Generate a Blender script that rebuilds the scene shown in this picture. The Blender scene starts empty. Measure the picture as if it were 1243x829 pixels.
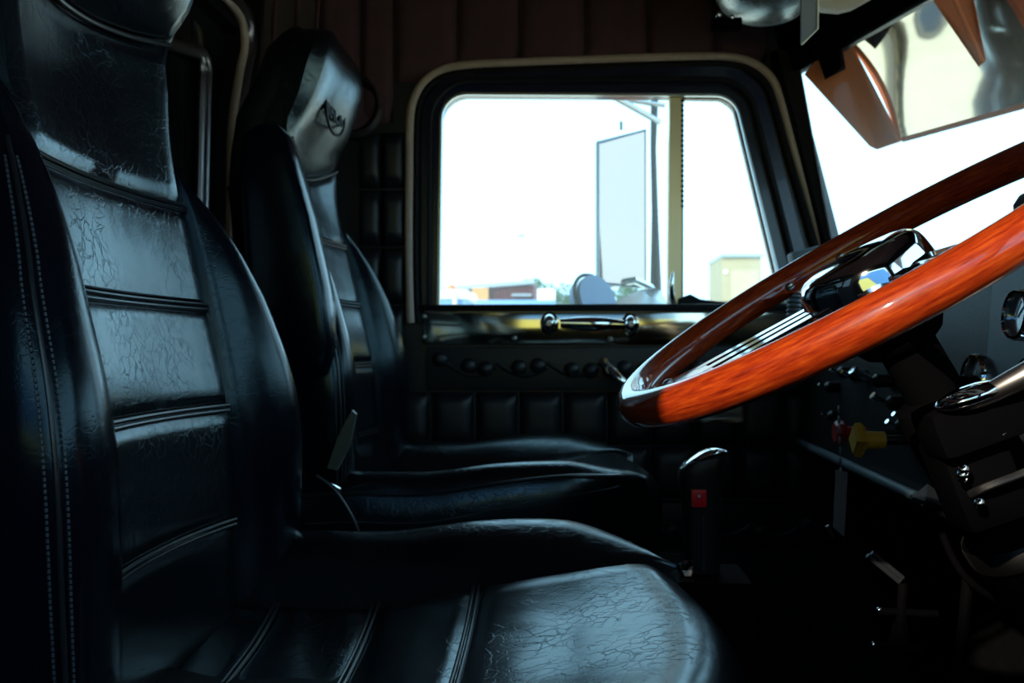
import bpy, bmesh, math, random
from mathutils import Vector, Matrix
random.seed(7)
PI = math.pi
scene = bpy.context.scene
col = scene.collection

# ------------------------------------------------------------------ camera, sky, sun, exposure
F, CX, CY = 1150.0, 621.5, 414.5
YAW, PIT = math.atan(68.5 / F), math.atan(9.5 / F)
cam_d = bpy.data.cameras.new('camera'); cam = bpy.data.objects.new('camera', cam_d); col.objects.link(cam)
cam_d.sensor_width = 36; cam_d.lens = F / 1243 * 36
cam_d.clip_start = 0.02; cam_d.clip_end = 500
cam.location = (0, 0, 0); cam.rotation_euler = (PI / 2 + PIT, 0, YAW)
cam_d.dof.use_dof = True; cam_d.dof.focus_distance = 0.8; cam_d.dof.aperture_fstop = 10
scene.camera = cam

SKY = (0.42, 0.76, 1.0); SKY_S = 2.9
world = bpy.data.worlds.new('sky'); scene.world = world; world.use_nodes = True
bg = world.node_tree.nodes['Background']
bg.inputs[0].default_value = (*SKY, 1); bg.inputs[1].default_value = SKY_S

sun_d = bpy.data.lights.new('sun', 'SUN'); sun = bpy.data.objects.new('sun', sun_d); col.objects.link(sun)
SUN_FROM = Vector((-0.60, -1.0, 0.50)).normalized()
sun.rotation_euler = SUN_FROM.to_track_quat('Z', 'Y').to_euler()
sun_d.energy = 5.6; sun_d.angle = math.radians(0.6); sun_d.color = (1.0, 0.86, 0.66)

vs = scene.view_settings
vs.view_transform = 'Standard'; vs.look = 'None'; vs.gamma = 1; vs.use_curve_mapping = False
vs.exposure = 0.0

# ------------------------------------------------------------------ helpers
def ray(px, py):
    a, b = (px - CX) / F, (CY - py) / F
    cp, sp = math.cos(PIT), math.sin(PIT)
    f, z = cp - b * sp, sp + b * cp
    c, s = math.cos(YAW), math.sin(YAW)
    return Vector((c * a - s * f, s * a + c * f, z))
def at(px, py, Y):
    r = ray(px, py); return r * (Y / r.y)
def atX(px, py, X):
    r = ray(px, py); return r * (X / r.x)

def V(*a): return Vector(a)
def interp(tab, x):
    if x <= tab[0][0]: return tab[0][1]
    for (a, b), (c, d) in zip(tab, tab[1:]):
        if x <= c:
            t = (x - a) / (c - a); t = t * t * (3 - 2 * t) if False else t
            return b + (d - b) * t
    return tab[-1][1]
def smooth_tab(tab, n=3):
    """densify a table with Catmull-Rom so lofts are smooth"""
    out = []
    for i in range(len(tab) - 1):
        p0 = tab[max(i - 1, 0)]; p1 = tab[i]; p2 = tab[i + 1]; p3 = tab[min(i + 2, len(tab) - 1)]
        for k in range(8):
            t = k / 8
            out.append((p1[0] + (p2[0] - p1[0]) * t,
                        0.5 * ((2 * p1[1]) + (-p0[1] + p2[1]) * t + (2 * p0[1] - 5 * p1[1] + 4 * p2[1] - p3[1]) * t * t + (-p0[1] + 3 * p1[1] - 3 * p2[1] + p3[1]) * t ** 3)))
    out.append(tab[-1]); return out
def crom(pts, n=6, closed=False):
    pts = [Vector(p) for p in pts]; out = []; N = len(pts)
    rng = N if closed else N - 1
    for i in range(rng):
        if closed: p0, p1, p2, p3 = pts[i - 1], pts[i], pts[(i + 1) % N], pts[(i + 2) % N]
        else: p0, p1, p2, p3 = pts[max(i - 1, 0)], pts[i], pts[i + 1], pts[min(i + 2, N - 1)]
        for k in range(n):
            t = k / n
            out.append(0.5 * ((2 * p1) + (p2 - p0) * t + (2 * p0 - 5 * p1 + 4 * p2 - p3) * t * t + (3 * p1 - p0 - 3 * p2 + p3) * t ** 3))
    if not closed: out.append(pts[-1])
    return out

def wloc(o):
    v = Vector((0, 0, 0))
    while o is not None: v += o.location; o = o.parent
    return v
def make(name, verts, faces, m, parent=None, smooth=True, loc=None, local=False):
    """one mesh object; verts in world space unless local"""
    me = bpy.data.meshes.new(name)
    base = wloc(parent) if parent else Vector((0, 0, 0))
    off = Vector(loc) if loc is not None else Vector((0, 0, 0))
    if parent is not None and not local: vv = [tuple(Vector(v) - base) for v in verts]
    elif loc is not None and not local: vv = [tuple(Vector(v) - off) for v in verts]
    else: vv = [tuple(v) for v in verts]
    me.from_pydata(vv, [], [tuple(f) for f in faces])
    bm = bmesh.new(); bm.from_mesh(me); bmesh.ops.recalc_face_normals(bm, faces=bm.faces); bm.to_mesh(me); bm.free()
    o = bpy.data.objects.new(name, me); col.objects.link(o)
    if m is not None: me.materials.append(m)
    if smooth:
        for p in me.polygons: p.use_smooth = True
        try: me.set_sharp_from_angle(angle=math.radians(40))
        except Exception: pass
    if parent is not None: o.parent = parent
    elif loc is not None: o.location = off
    return o
def share(src, name, parent, loc, rot=None, scale=None):
    o = bpy.data.objects.new(name, src.data if hasattr(src, 'data') else src); col.objects.link(o)
    o.parent = parent; o.location = Vector(loc) - (wloc(parent) if parent else Vector((0, 0, 0)))
    if rot: o.rotation_euler = rot
    if scale: o.scale = scale
    return o
def tag(o, label=None, cat=None, group=None, kind=None):
    if label: o['label'] = label
    if cat: o['category'] = cat
    if group: o['group'] = group
    if kind: o['kind'] = kind
    return o
def empty(name, loc, label=None, cat=None, group=None, kind=None):
    o = bpy.data.objects.new(name, None); col.objects.link(o); o.location = loc; o.empty_display_size = 0.05
    return tag(o, label, cat, group, kind)

class MB:
    def __init__(s): s.v = []; s.f = []
    def add(s, v, f):
        n = len(s.v); s.v += [Vector(p) for p in v]; s.f += [tuple(i + n for i in q) for q in f]; return s
    def box(s, c, d, R=None, bev=0.0):
        bm = bmesh.new(); bmesh.ops.create_cube(bm, size=1)
        for v in bm.verts: v.co = Vector((v.co.x * d[0], v.co.y * d[1], v.co.z * d[2]))
        if bev > 0: bmesh.ops.bevel(bm, geom=list(bm.edges), offset=bev, segments=2, affect='EDGES', profile=0.6)
        bm.verts.index_update()
        R = R or Matrix.Identity(3); c = Vector(c)
        s.add([R @ v.co + c for v in bm.verts], [[v.index for v in f.verts] for f in bm.faces]); bm.free(); return s
    def tube(s, pts, r, n=10, cap=True, closed=False):
        pts = [Vector(p) for p in pts]; N = len(pts); rings = []
        rr = r if isinstance(r, (list, tuple)) else [r] * N
        up = None
        for i in range(N):
            a = pts[i - 1] if (closed or i > 0) else pts[i]; b = pts[(i + 1) % N] if (closed or i < N - 1) else pts[i]
            t = (b - a).normalized()
            if up is None:
                up = Vector((0, 0, 1)) if abs(t.z) < 0.9 else Vector((1, 0, 0))
            e1 = (up - t * up.dot(t)).normalized(); up = e1; e2 = t.cross(e1)
            rings.append([pts[i] + (e1 * math.cos(2 * PI * k / n) + e2 * math.sin(2 * PI * k / n)) * rr[i] for k in range(n)])
        return s.loft(rings, closed_ring=True, cap=cap and not closed, wrap=closed)
    def loft(s, rings, closed_ring=True, cap=True, wrap=False):
        n = len(rings[0]); v = [p for r in rings for p in r]; f = []
        M = len(rings)
        for i in range(M if wrap else M - 1):
            j = (i + 1) % M
            for k in range(n if closed_ring else n - 1):
                l = (k + 1) % n
                f.append((i * n + k, i * n + l, j * n + l, j * n + k))
        if cap and closed_ring:
            f.append(tuple(range(n))[::-1]); f.append(tuple((M - 1) * n + k for k in range(n)))
        return s.add(v, f)
    def lathe(s, prof, c, axis, n=32, cap=True):
        axis = Vector(axis).normalized(); c = Vector(c)
        e1 = axis.orthogonal().normalized(); e2 = axis.cross(e1)
        rings = [[c + axis * h + (e1 * math.cos(2 * PI * k / n) + e2 * math.sin(2 * PI * k / n)) * max(r, 1e-4) for k in range(n)] for r, h in prof]
        return s.loft(rings, cap=cap)
    def prism(s, poly, d):
        d = Vector(d); poly = [Vector(p) for p in poly]; n = len(poly)
        return s.add(poly + [p + d for p in poly], [tuple(range(n))[::-1], tuple(range(n, 2 * n))] + [(k, (k + 1) % n, (k + 1) % n + n, k + n) for k in range(n)])
    def ell(s, c, rad, nu=16, nv=10, R=None):
        c = Vector(c); R = R or Matrix.Identity(3)
        rings = [[c + R @ Vector((rad[0] * math.sin(PI * i / nv) * math.cos(2 * PI * k / nu), rad[1] * math.sin(PI * i / nv) * math.sin(2 * PI * k / nu), rad[2] * math.cos(PI * i / nv))) for k in range(nu)] for i in range(1, nv)]
        return s.loft(rings)
    def obj(s, name, m, parent=None, **k): return make(name, s.v, s.f, m, parent, **k)

def rloop(poly, radii, n=8):
    """rounded polygon in XZ -> list of (x,z)"""
    out = []; N = len(poly)
    for i in range(N):
        p = Vector(poly[i]); a = Vector(poly[i - 1]); b = Vector(poly[(i + 1) % N])
        r = radii[i] if isinstance(radii, (list, tuple)) else radii
        da = (a - p).normalized(); db = (b - p).normalized()
        ang = da.angle(db); t = r / math.tan(ang / 2)
        s0, s1 = p + da * t, p + db * t
        cdir = (da + db).normalized(); c = p + cdir * (r / math.sin(ang / 2))
        v0, v1 = s0 - c, s1 - c
        a0 = math.atan2(v0.y, v0.x); a1 = math.atan2(v1.y, v1.x)
        d = a1 - a0
        while d > PI: d -= 2 * PI
        while d < -PI: d += 2 * PI
        for k in range(n + 1):
            q = a0 + d * k / n; out.append((c.x + r * math.cos(q), c.y + r * math.sin(q)))
    return out
def ring_solid(mb, lo, li, y0, y1):
    n = len(lo)
    rings = [[V(x, y0, z) for x, z in lo], [V(x, y1, z) for x, z in lo], [V(x, y1, z) for x, z in li], [V(x, y0, z) for x, z in li]]
    return mb.loft(rings, cap=False, wrap=True)

# ------------------------------------------------------------------ materials (procedural)
def nodes_of(name):
    m = bpy.data.materials.new(name); m.use_nodes = True
    nt = m.node_tree; return m, nt, nt.nodes['Principled BSDF']
def mat(name, c, rough=0.5, metal=0.0, spec=0.5, coat=0.0, noise=0.0, nscale=40, bump=0.0, bscale=200, stretch=None, rvar=0.0, emit=None):
    m, nt, b = nodes_of(name)
    b.inputs['Base Color'].default_value = (*c, 1); b.inputs['Roughness'].default_value = rough
    b.inputs['Metallic'].default_value = metal; b.inputs['Specular IOR Level'].default_value = spec
    b.inputs['Coat Weight'].default_value = coat; b.inputs['Coat Roughness'].default_value = 0.05
    N, L = nt.nodes.new, nt.links.new
    tc = N('ShaderNodeTexCoord'); mp = N('ShaderNodeMapping'); L(tc.outputs['Object'], mp.inputs[0])
    if stretch: mp.inputs['Scale'].default_value = stretch
    if noise > 0 or rvar > 0:
        t = N('ShaderNodeTexNoise'); t.inputs['Scale'].default_value = nscale; t.inputs['Detail'].default_value = 6
        L(mp.outputs[0], t.inputs['Vector'])
        if noise > 0:
            r = N('ShaderNodeMapRange'); r.inputs['To Min'].default_value = 1 - noise; r.inputs['To Max'].default_value = 1 + noise
            L(t.outputs['Fac'], r.inputs['Value'])
            mx = N('ShaderNodeVectorMath'); mx.operation = 'SCALE'; mx.inputs[0].default_value = c
            L(r.outputs[0], mx.inputs['Scale']); L(mx.outputs[0], b.inputs['Base Color'])
        if rvar > 0:
            r2 = N('ShaderNodeMapRange'); r2.inputs['To Min'].default_value = max(rough - rvar, 0.02); r2.inputs['To Max'].default_value = rough + rvar
            L(t.outputs['Fac'], r2.inputs['Value']); L(r2.outputs[0], b.inputs['Roughness'])
    if bump > 0:
        t2 = N('ShaderNodeTexNoise'); t2.inputs['Scale'].default_value = bscale; t2.inputs['Detail'].default_value = 4
        L(mp.outputs[0], t2.inputs['Vector'])
        bp = N('ShaderNodeBump'); bp.inputs['Strength'].default_value = bump; bp.inputs['Distance'].default_value = 0.002
        L(t2.outputs['Fac'], bp.inputs['Height']); L(bp.outputs[0], b.inputs['Normal'])
    if emit:
        b.inputs['Emission Color'].default_value = (*emit[0], 1); b.inputs['Emission Strength'].default_value = emit[1]
    return m
def leather(name, c, rough, crease=0.16, spec=0.5):
    m, nt, b = nodes_of(name); N, L = nt.nodes.new, nt.links.new
    b.inputs['Base Color'].default_value = (*c, 1); b.inputs['Roughness'].default_value = rough
    b.inputs['Specular Tint'].default_value = (0.66, 0.92, 1.0, 1); b.inputs['Specular IOR Level'].default_value = spec
    tc = N('ShaderNodeTexCoord')
    wob = N('ShaderNodeTexNoise'); wob.inputs['Scale'].default_value = 26; wob.inputs['Detail'].default_value = 5
    L(tc.outputs['Object'], wob.inputs['Vector'])
    sub = N('ShaderNodeVectorMath'); sub.operation = 'SCALE'; sub.inputs['Scale'].default_value = 0.06
    L(wob.outputs['Color'], sub.inputs[0])
    add = N('ShaderNodeVectorMath'); add.operation = 'ADD'; L(tc.outputs['Object'], add.inputs[0]); L(sub.outputs[0], add.inputs[1])
    vo = N('ShaderNodeTexVoronoi'); vo.feature = 'DISTANCE_TO_EDGE'; vo.inputs['Scale'].default_value = 66
    L(add.outputs[0], vo.inputs['Vector'])
    cr = N('ShaderNodeMapRange'); cr.inputs['From Max'].default_value = 0.045; L(vo.outputs['Distance'], cr.inputs['Value'])
    msk = N('ShaderNodeTexNoise'); msk.inputs['Scale'].default_value = 16; msk.inputs['Detail'].default_value = 3
    L(tc.outputs['Object'], msk.inputs['Vector'])
    mr = N('ShaderNodeMapRange'); mr.inputs['From Min'].default_value = 0.36; mr.inputs['From Max'].default_value = 0.60
    L(msk.outputs['Fac'], mr.inputs['Value'])
    inv = N('ShaderNodeMath'); inv.operation = 'SUBTRACT'; inv.inputs[0].default_value = 1; L(cr.outputs[0], inv.inputs[1])
    mu = N('ShaderNodeMath'); mu.operation = 'MULTIPLY'; L(inv.outputs[0], mu.inputs[0]); L(mr.outputs[0], mu.inputs[1])
    ng = N('ShaderNodeMath'); ng.operation = 'MULTIPLY'; ng.inputs[1].default_value = -1; L(mu.outputs[0], ng.inputs[0])
    b1 = N('ShaderNodeBump'); b1.inputs['Strength'].default_value = crease; b1.inputs['Distance'].default_value = 0.0016
    L(ng.outputs[0], b1.inputs['Height'])
    fn = N('ShaderNodeTexNoise'); fn.inputs['Scale'].default_value = 420; fn.inputs['Detail'].default_value = 3
    L(tc.outputs['Object'], fn.inputs['Vector'])
    b2 = N('ShaderNodeBump'); b2.inputs['Strength'].default_value = 0.10; b2.inputs['Distance'].default_value = 0.0008
    L(fn.outputs['Fac'], b2.inputs['Height']); L(b1.outputs[0], b2.inputs['Normal'])
    big = N('ShaderNodeTexNoise'); big.inputs['Scale'].default_value = 9; big.inputs['Detail'].default_value = 2
    L(tc.outputs['Object'], big.inputs['Vector'])
    b3 = N('ShaderNodeBump'); b3.inputs['Strength'].default_value = 0.25; b3.inputs['Distance'].default_value = 0.01
    L(big.outputs['Fac'], b3.inputs['Height']); L(b2.outputs[0], b3.inputs['Normal'])
    L(b3.outputs[0], b.inputs['Normal'])
    return m
def wood(name):
    m, nt, b = nodes_of(name); N, L = nt.nodes.new, nt.links.new
    uv = N('ShaderNodeUVMap'); mp = N('ShaderNodeMapping'); mp.inputs['Scale'].default_value = (9, 5, 1)
    L(uv.outputs[0], mp.inputs[0])
    n1 = N('ShaderNodeTexNoise'); n1.inputs['Scale'].default_value = 4; n1.inputs['Detail'].default_value = 8; n1.inputs['Roughness'].default_value = 0.65
    mp2 = N('ShaderNodeMapping'); mp2.inputs['Scale'].default_value = (0.9, 9, 1); L(uv.outputs[0], mp2.inputs[0]); L(mp2.outputs[0], n1.inputs['Vector'])
    rp = N('ShaderNodeValToRGB'); e = rp.color_ramp.elements
    e[0].position = 0.30; e[0].color = (0.12, 0.006, 0.003, 1); e[1].position = 0.72; e[1].color = (0.55, 0.088, 0.008, 1)
    x = e.new(0.5); x.color = (0.34, 0.031, 0.004, 1)
    L(n1.outputs['Fac'], rp.inputs[0]); L(rp.outputs[0], b.inputs['Base Color'])
    b.inputs['Roughness'].default_value = 0.4; b.inputs['Specular IOR Level'].default_value = 0.15; b.inputs['Coat Weight'].default_value = 1.0; b.inputs['Coat Roughness'].default_value = 0.04
    return m
def glass(name, haze=0.08, tint=(0.97, 1, 1), ior=1.35):
    m = bpy.data.materials.new(name); m.use_nodes = True; nt = m.node_tree; nt.nodes.clear(); N, L = nt.nodes.new, nt.links.new
    out = N('ShaderNodeOutputMaterial'); tr = N('ShaderNodeBsdfTransparent'); tr.inputs[0].default_value = (*tint, 1)
    tl = N('ShaderNodeBsdfTranslucent'); tl.inputs[0].default_value = (0.9, 0.92, 0.92, 1)
    gl = N('ShaderNodeBsdfGlossy'); gl.inputs['Roughness'].default_value = 0.01
    no = N('ShaderNodeTexNoise'); no.inputs['Scale'].default_value = 5; tc = N('ShaderNodeTexCoord'); L(tc.outputs['Object'], no.inputs['Vector'])
    mr = N('ShaderNodeMapRange'); mr.inputs['To Min'].default_value = haze * 0.6; mr.inputs['To Max'].default_value = haze * 1.4
    L(no.outputs['Fac'], mr.inputs['Value'])
    m1 = N('ShaderNodeMixShader'); L(mr.outputs[0], m1.inputs[0]); L(tr.outputs[0], m1.inputs[1]); L(tl.outputs[0], m1.inputs[2])
    fr = N('ShaderNodeFresnel'); fr.inputs[0].default_value = ior
    ge = N('ShaderNodeNewGeometry'); iv = N('ShaderNodeMath'); iv.operation = 'SUBTRACT'; iv.inputs[0].default_value = 1; L(ge.outputs['Backfacing'], iv.inputs[1])
    fm = N('ShaderNodeMath'); fm.operation = 'MULTIPLY'; L(fr.outputs[0], fm.inputs[0]); L(iv.outputs[0], fm.inputs[1])
    m2 = N('ShaderNodeMixShader'); L(fm.outputs[0], m2.inputs[0]); L(m1.outputs[0], m2.inputs[1]); L(gl.outputs[0], m2.inputs[2])
    L(m2.outputs[0], out.inputs[0]); return m

M = dict(
    leather=leather('black_leather', (0.0030, 0.0035, 0.0055), 0.24, spec=0.8),
    leather_side=leather('black_leather_bolster', (0.0022, 0.003, 0.0060), 0.20, 0.07, spec=0.28),
    piping=mat('black_piping', (0.012, 0.013, 0.015), 0.28, bump=0.1, bscale=500),
    stitch=mat('grey_thread', (0.045, 0.05, 0.06), 0.6, noise=0.3, nscale=300),
    shell=mat('black_vinyl_shell', (0.003, 0.003, 0.004), 0.6, spec=0.25, bump=0.1, bscale=300),
    quilt=mat('black_quilted_vinyl', (0.010, 0.012, 0.016), 0.42, bump=0.12, bscale=260),
    maroon=mat('maroon_headliner_cloth', (0.085, 0.036, 0.042), 0.85, noise=0.35, nscale=30, bump=0.2, bscale=300),
    tanliner=mat('brown_headliner_trim', (0.075, 0.050, 0.045), 0.8, noise=0.25, nscale=40),
    carpet=mat('black_carpet', (0.0025, 0.0025, 0.003), 0.95, spec=0.02, noise=0.4, nscale=120, bump=0.5, bscale=400),
    black=mat('black_plastic', (0.008, 0.008, 0.009), 0.45, bump=0.08, bscale=300),
    matte=mat('matte_black_metal', (0.0025, 0.0025, 0.003), 0.9, spec=0.0, bump=0.1, bscale=200),
    dash=mat('dash_vinyl_black', (0.010, 0.010, 0.011), 0.5, bump=0.15, bscale=350),
    dashgrey=mat('dash_panel_grey', (0.10, 0.13, 0.15), 0.5, noise=0.15, nscale=30, bump=0.06, bscale=300),
    navy=mat('navy_frame_paint', (0.003, 0.006, 0.032), 0.25, coat=0.2, noise=0.2, nscale=15),
    tan=mat('tan_rubber_trim', (0.55, 0.42, 0.34), 0.5, noise=0.2, nscale=60),
    rubber=mat('black_rubber', (0.004, 0.004, 0.005), 0.6, spec=0.2, bump=0.1, bscale=200),
    chrome=mat('chrome', (0.82, 0.84, 0.86), 0.06, metal=1, rvar=0.02, nscale=20),
    stainless=mat('polished_stainless', (0.82, 0.72, 0.56), 0.09, metal=1, rvar=0.03, nscale=6, bump=0.02, bscale=6),
    dullmetal=mat('dull_metal', (0.35, 0.33, 0.33), 0.35, metal=1, rvar=0.1, nscale=30),
    wood=wood('varnished_wood'),
    red=mat('red_plastic', (0.45, 0.012, 0.015), 0.4, noise=0.1, nscale=60),
    yellow=mat('yellow_plastic', (0.75, 0.42, 0.03), 0.45, noise=0.12, nscale=50),
    grey=mat('grey_plastic', (0.22, 0.22, 0.23), 0.5, noise=0.1, nscale=50),
    beige=mat('beige_vinyl', (0.75, 0.70, 0.60), 0.6, noise=0.06, nscale=30),
    redpaint=mat('red_paint', (0.95, 0.27, 0.10), 0.6, spec=0.08, noise=0.1, nscale=12),
    visor=mat('visor_polished_metal', (1.0, 0.82, 0.68), 0.06, metal=1, rvar=0.03, nscale=4, bump=0.01, bscale=3),
    mirror=mat('mirror_glass', (0.62, 0.42, 0.34), 0.03, metal=1, rvar=0.01, nscale=3),
    convex=mat('convex_mirror_glass', (0.85, 0.80, 0.78), 0.04, metal=1, rvar=0.01, nscale=3),
    polepaint=mat('dark_pole_paint', (0.06, 0.05, 0.045), 0.5, noise=0.2, nscale=20),
    dimsteel=mat('shade_dimmed_steel', (0.06, 0.068, 0.08), 0.45, metal=0.8, noise=0.2, nscale=60),  # steel darkened in its colour to stand in for foot well shade
    divider=mat('brushed_divider', (0.90, 0.74, 0.48), 0.42, metal=1, rvar=0.06, nscale=20),
    mirrorback=mat('blue_mirror_shell', (0.10, 0.22, 0.45), 0.3, coat=0.4, noise=0.1, nscale=10),
    steel=mat('mirror_bracket_steel', (0.45, 0.48, 0.50), 0.3, metal=1, noise=0.1, nscale=20),
    brass=mat('brown_hose_fitting', (0.30, 0.16, 0.07), 0.5, noise=0.3, nscale=60),
    ground=mat('pale_concrete', (0.84, 0.67, 0.49), 0.9, noise=0.12, nscale=1.5, bump=0.1, bscale=8),
    container=mat('maroon_corrugated', (0.12, 0.025, 0.035), 0.6, noise=0.2, nscale=1.2),
    rust=mat('ochre_panel', (0.42, 0.22, 0.08), 0.7, noise=0.2, nscale=2),
    white=mat('white_paint', (0.80, 0.82, 0.82), 0.4, noise=0.05, nscale=4),
    orange=mat('orange_beacon', (0.85, 0.16, 0.04), 0.3, noise=0.05, nscale=8),
    bluepaint=mat('blue_panel', (0.10, 0.25, 0.50), 0.5, noise=0.1, nscale=2),
    foliage=mat('tree_leaves', (0.05, 0.11, 0.05), 0.7, noise=0.4, nscale=2),
    bark=mat('tree_bark', (0.10, 0.07, 0.05), 0.9, noise=0.3, nscale=6),
    sand=mat('tan_rendered_wall', (0.30, 0.27, 0.17), 0.85, noise=0.1, nscale=1),
    darkglass=mat('dark_glass', (0.01, 0.012, 0.014), 0.05, noise=0.1, nscale=4),
    gauge=mat('gauge_face', (0.16, 0.20, 0.22), 0.3, coat=0.8, noise=0.2, nscale=60),
    glass=glass('window_glass', 0.05), wglass=glass('windshield_glass', 0.05, ior=1.12),
    foil=mat('crumpled_silver', (0.8, 0.78, 0.74), 0.2, metal=1, rvar=0.1, nscale=40),
)

# ------------------------------------------------------------------ cab shell
YF, YN, XB, ZF, ZC = 1.93, -0.15, -0.64, -0.72, 0.80          # far wall, near wall, back wall, floor, ceiling
def struct(name, mb, m, parent=None):
    o = mb.obj(name, m, parent, smooth=False)
    if parent is None: tag(o, kind='structure')
    return o
struct('floor', MB().box((0.25, 0.89, ZF - 0.03), (1.9, 2.3, 0.06)), M['carpet'])
struct('ceiling', MB().box((0.05, 0.89, ZC + 0.03), (1.6, 2.3, 0.06)), M['maroon'])
# back wall with a rear window opening
wb = MB()
by0, by1, bz0, bz1 = 0.05, 1.82, 0.02, 0.62
wb.box((XB - 0.03, 0.89, (ZF + bz0) / 2), (0.06, 2.3, bz0 - ZF)).box((XB - 0.03, 0.89, (bz1 + ZC) / 2), (0.06, 2.3, ZC - bz1))
wb.box((XB - 0.03, (YN + by0) / 2 - 0.05, 0.32), (0.06, by0 - YN + 0.1, 0.6)).box((XB - 0.03, (by1 + YF) / 2 + 0.05, 0.32), (0.06, YF - by1 + 0.1, 0.6))
wall_back = struct('wall_back', wb, M['shell'])
# rear bunk compartment beyond the opening (dark)
struct('wall_sleeper', MB().box((-1.55, 0.89, 0.0), (0.06, 2.3, 1.7)).box((-1.1, 2.05, 0), (0.9, 0.06, 1.7)).box((-1.1, -0.27, 0), (0.9, 0.06, 1.7)).box((-1.1, 0.89, 0.85), (0.96, 2.3, 0.06)).box((-1.1, 0.89, -0.75), (0.96, 2.3, 0.06)), M['shell'])

# far wall: with the passenger window opening (polygon traced at its real distance)
def xz(px, py, Y=YF):
    p = at(px, py, Y); return (p.x, p.z)
wo = [xz(513, 380), xz(513, 88), xz(915, 78), xz(996, 380)]           # wall opening (outer edge of navy frame)
wr = [0.02, 0.105, 0.10, 0.02]
sharp = [0.001] * 4
hole = rloop(wo, wr)
x0, x1 = XB - 0.02, 0.49
big = [(x0, ZF), (x0, ZC), (x1 - 0.10, ZC), (x1 + 0.15, ZF)]
wf = MB(); ring_solid(wf, rloop(big, sharp), hole, YF, YF + 0.07)
wall_far = struct('wall_far', wf, M['quilt'])

# near wall with the driver's window
wn = MB(); nb = [(XB - .02, ZF), (XB - .02, ZC), (0.46, ZC), (0.62, ZF)]
nh = [(-0.49, 0.05), (-0.49, 0.56), (0.36, 0.56), (0.46, 0.05)]
ring_solid(wn, rloop(nb, sharp), rloop(nh, [0.04, 0.09, 0.09, 0.04]), YN - 0.07, YN)
wall_near = struct('wall_near', wn, M['shell'])

# front: V windscreen, header, pillars, firewall
def wx(Y, Z):                                                        # windscreen plane
    d = abs(Y - 0.89); return 0.725 - 0.27 * d + 0.173 * (0.55 - Z)
def vband(name, z0, z1, th, m, y0=YN - 0.05, y1=YF + 0.05, off=0.0):
    mb = MB()
    for ya, yb in ((y0, 0.89), (0.89, y1)):
        poly = [V(wx(ya, z0) + off, ya, z0), V(wx(yb, z0) + off, yb, z0), V(wx(yb, z1) + off, yb, z1), V(wx(ya, z1) + off, ya, z1)]
        mb.prism(poly, (th, 0, 0))
    return struct(name, mb, m)
vband('wall_front', 0.565, ZC + 0.02, 0.015, M['matte'])
vband('trim_1', 0.55, 0.585, 0.030, M['matte'], off=-0.012)
ed = MB()
ed.tube([V(wx(y, .55) + .014, y, .5485) for y in (.90, 1.2, 1.5, YF - .06)], .0035, 8).tube([V(wx(y, .55) + .014, y, .5485) for y in (.88, .6, .3, YN + .05)], .0035, 8)
struct('trim_4', ed, M['dullmetal'])
struct('wall_kick', MB().box((.82, YF + .035, -.30), (.75, .07, .90)).box((.82, YN - .035, -.30), (.75, .07, .90)), M['carpet'])
struct('wall_firewall', MB().box((1.02, 0.89, -0.30), (0.06, 2.3, 0.90)), M['carpet'])
wmain = empty('window_2', (wx(0.89, 0.13), 0.89, 0.13), kind='structure')
for ya, yb in ((YN, 0.875), (0.905, YF - 0.03)):
    MB().prism([V(wx(ya, 0.10), ya, 0.10), V(wx(yb, 0.10), yb, 0.10), V(wx(yb, 0.57), yb, 0.57), V(wx(ya, 0.57), ya, 0.57)], (0.006, 0, 0)).obj('pane', M['wglass'], wmain, smooth=False)
MB().prism([V(wx(.89, .1) - .01, .872, .10), V(wx(.89, .1) - .01, .908, .10), V(wx(.89, .57) - .01, .908, .57), V(wx(.89, .57) - .01, .872, .57)], (0.03, 0, 0)).obj('centre_bar', M['rubber'], wmain, smooth=False)
# pillars
def pillar(name, pts_lo, pts_hi, m): return struct(name, MB().loft([pts_lo, pts_hi]), m)
def pl(px, py, Y): return at(px, py, Y)
lo = [at(1011, 330, 1.90), at(1017, 330, 1.89), V(0.525, 1.98, 0.14), V(0.47, 2.0, 0.14)]
hi = [at(944, 60, 1.90), at(969, 66, 1.89), V(0.435, 1.98, 0.60), V(0.38, 2.0, 0.60)]
pillar('trim_2', lo, hi, M['rubber'])
lo2 = [V(v.x, 2 * 0.89 - v.y, v.z) for v in lo]; hi2 = [V(v.x, 2 * 0.89 - v.y, v.z) for v in hi]
pillar('trim_3', lo2, hi2, M['rubber'])

# ------------------------------------------------------------------ passenger door: liner pads, strips, frame
door = empty('door_1', at(700, 700, YF), kind='structure')
def pad_mesh(name, w, h, puff, n=8, m=None):
    v, f = [], []
    for j in range(n + 1):
        for i in range(n + 1):
            a, b = i / n * 2 - 1, j / n * 2 - 1
            e = (1 - abs(a) ** 5) * (1 - abs(b) ** 5)
            v.append((a * w / 2, -puff * (e ** 0.6) , b * h / 2))
    for j in range(n):
        for i in range(n): f.append((j * (n + 1) + i, j * (n + 1) + i + 1, (j + 1) * (n + 1) + i + 1, (j + 1) * (n + 1) + i))
    loop = [i for i in range(n + 1)] + [(j + 1) * (n + 1) - 1 for j in range(1, n + 1)] + [n * (n + 1) + i for i in range(n - 1, -1, -1)] + [j * (n + 1) for j in range(n - 1, 0, -1)]
    k = len(v); v += [(v[q][0], 0.006, v[q][2]) for q in loop]
    L = len(loop)
    f += [(loop[q], loop[(q + 1) % L], k + (q + 1) % L, k + q) for q in range(L)]; f.append(tuple(range(k, k + L)))
    me = bpy.data.meshes.new(name); me.from_pydata(v, [], f)
    bm = bmesh.new(); bm.from_mesh(me); bmesh.ops.recalc_face_normals(bm, faces=bm.faces); bm.to_mesh(me); bm.free()
    for p in me.polygons: p.use_smooth = True
    me.materials.append(m); return me
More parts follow.
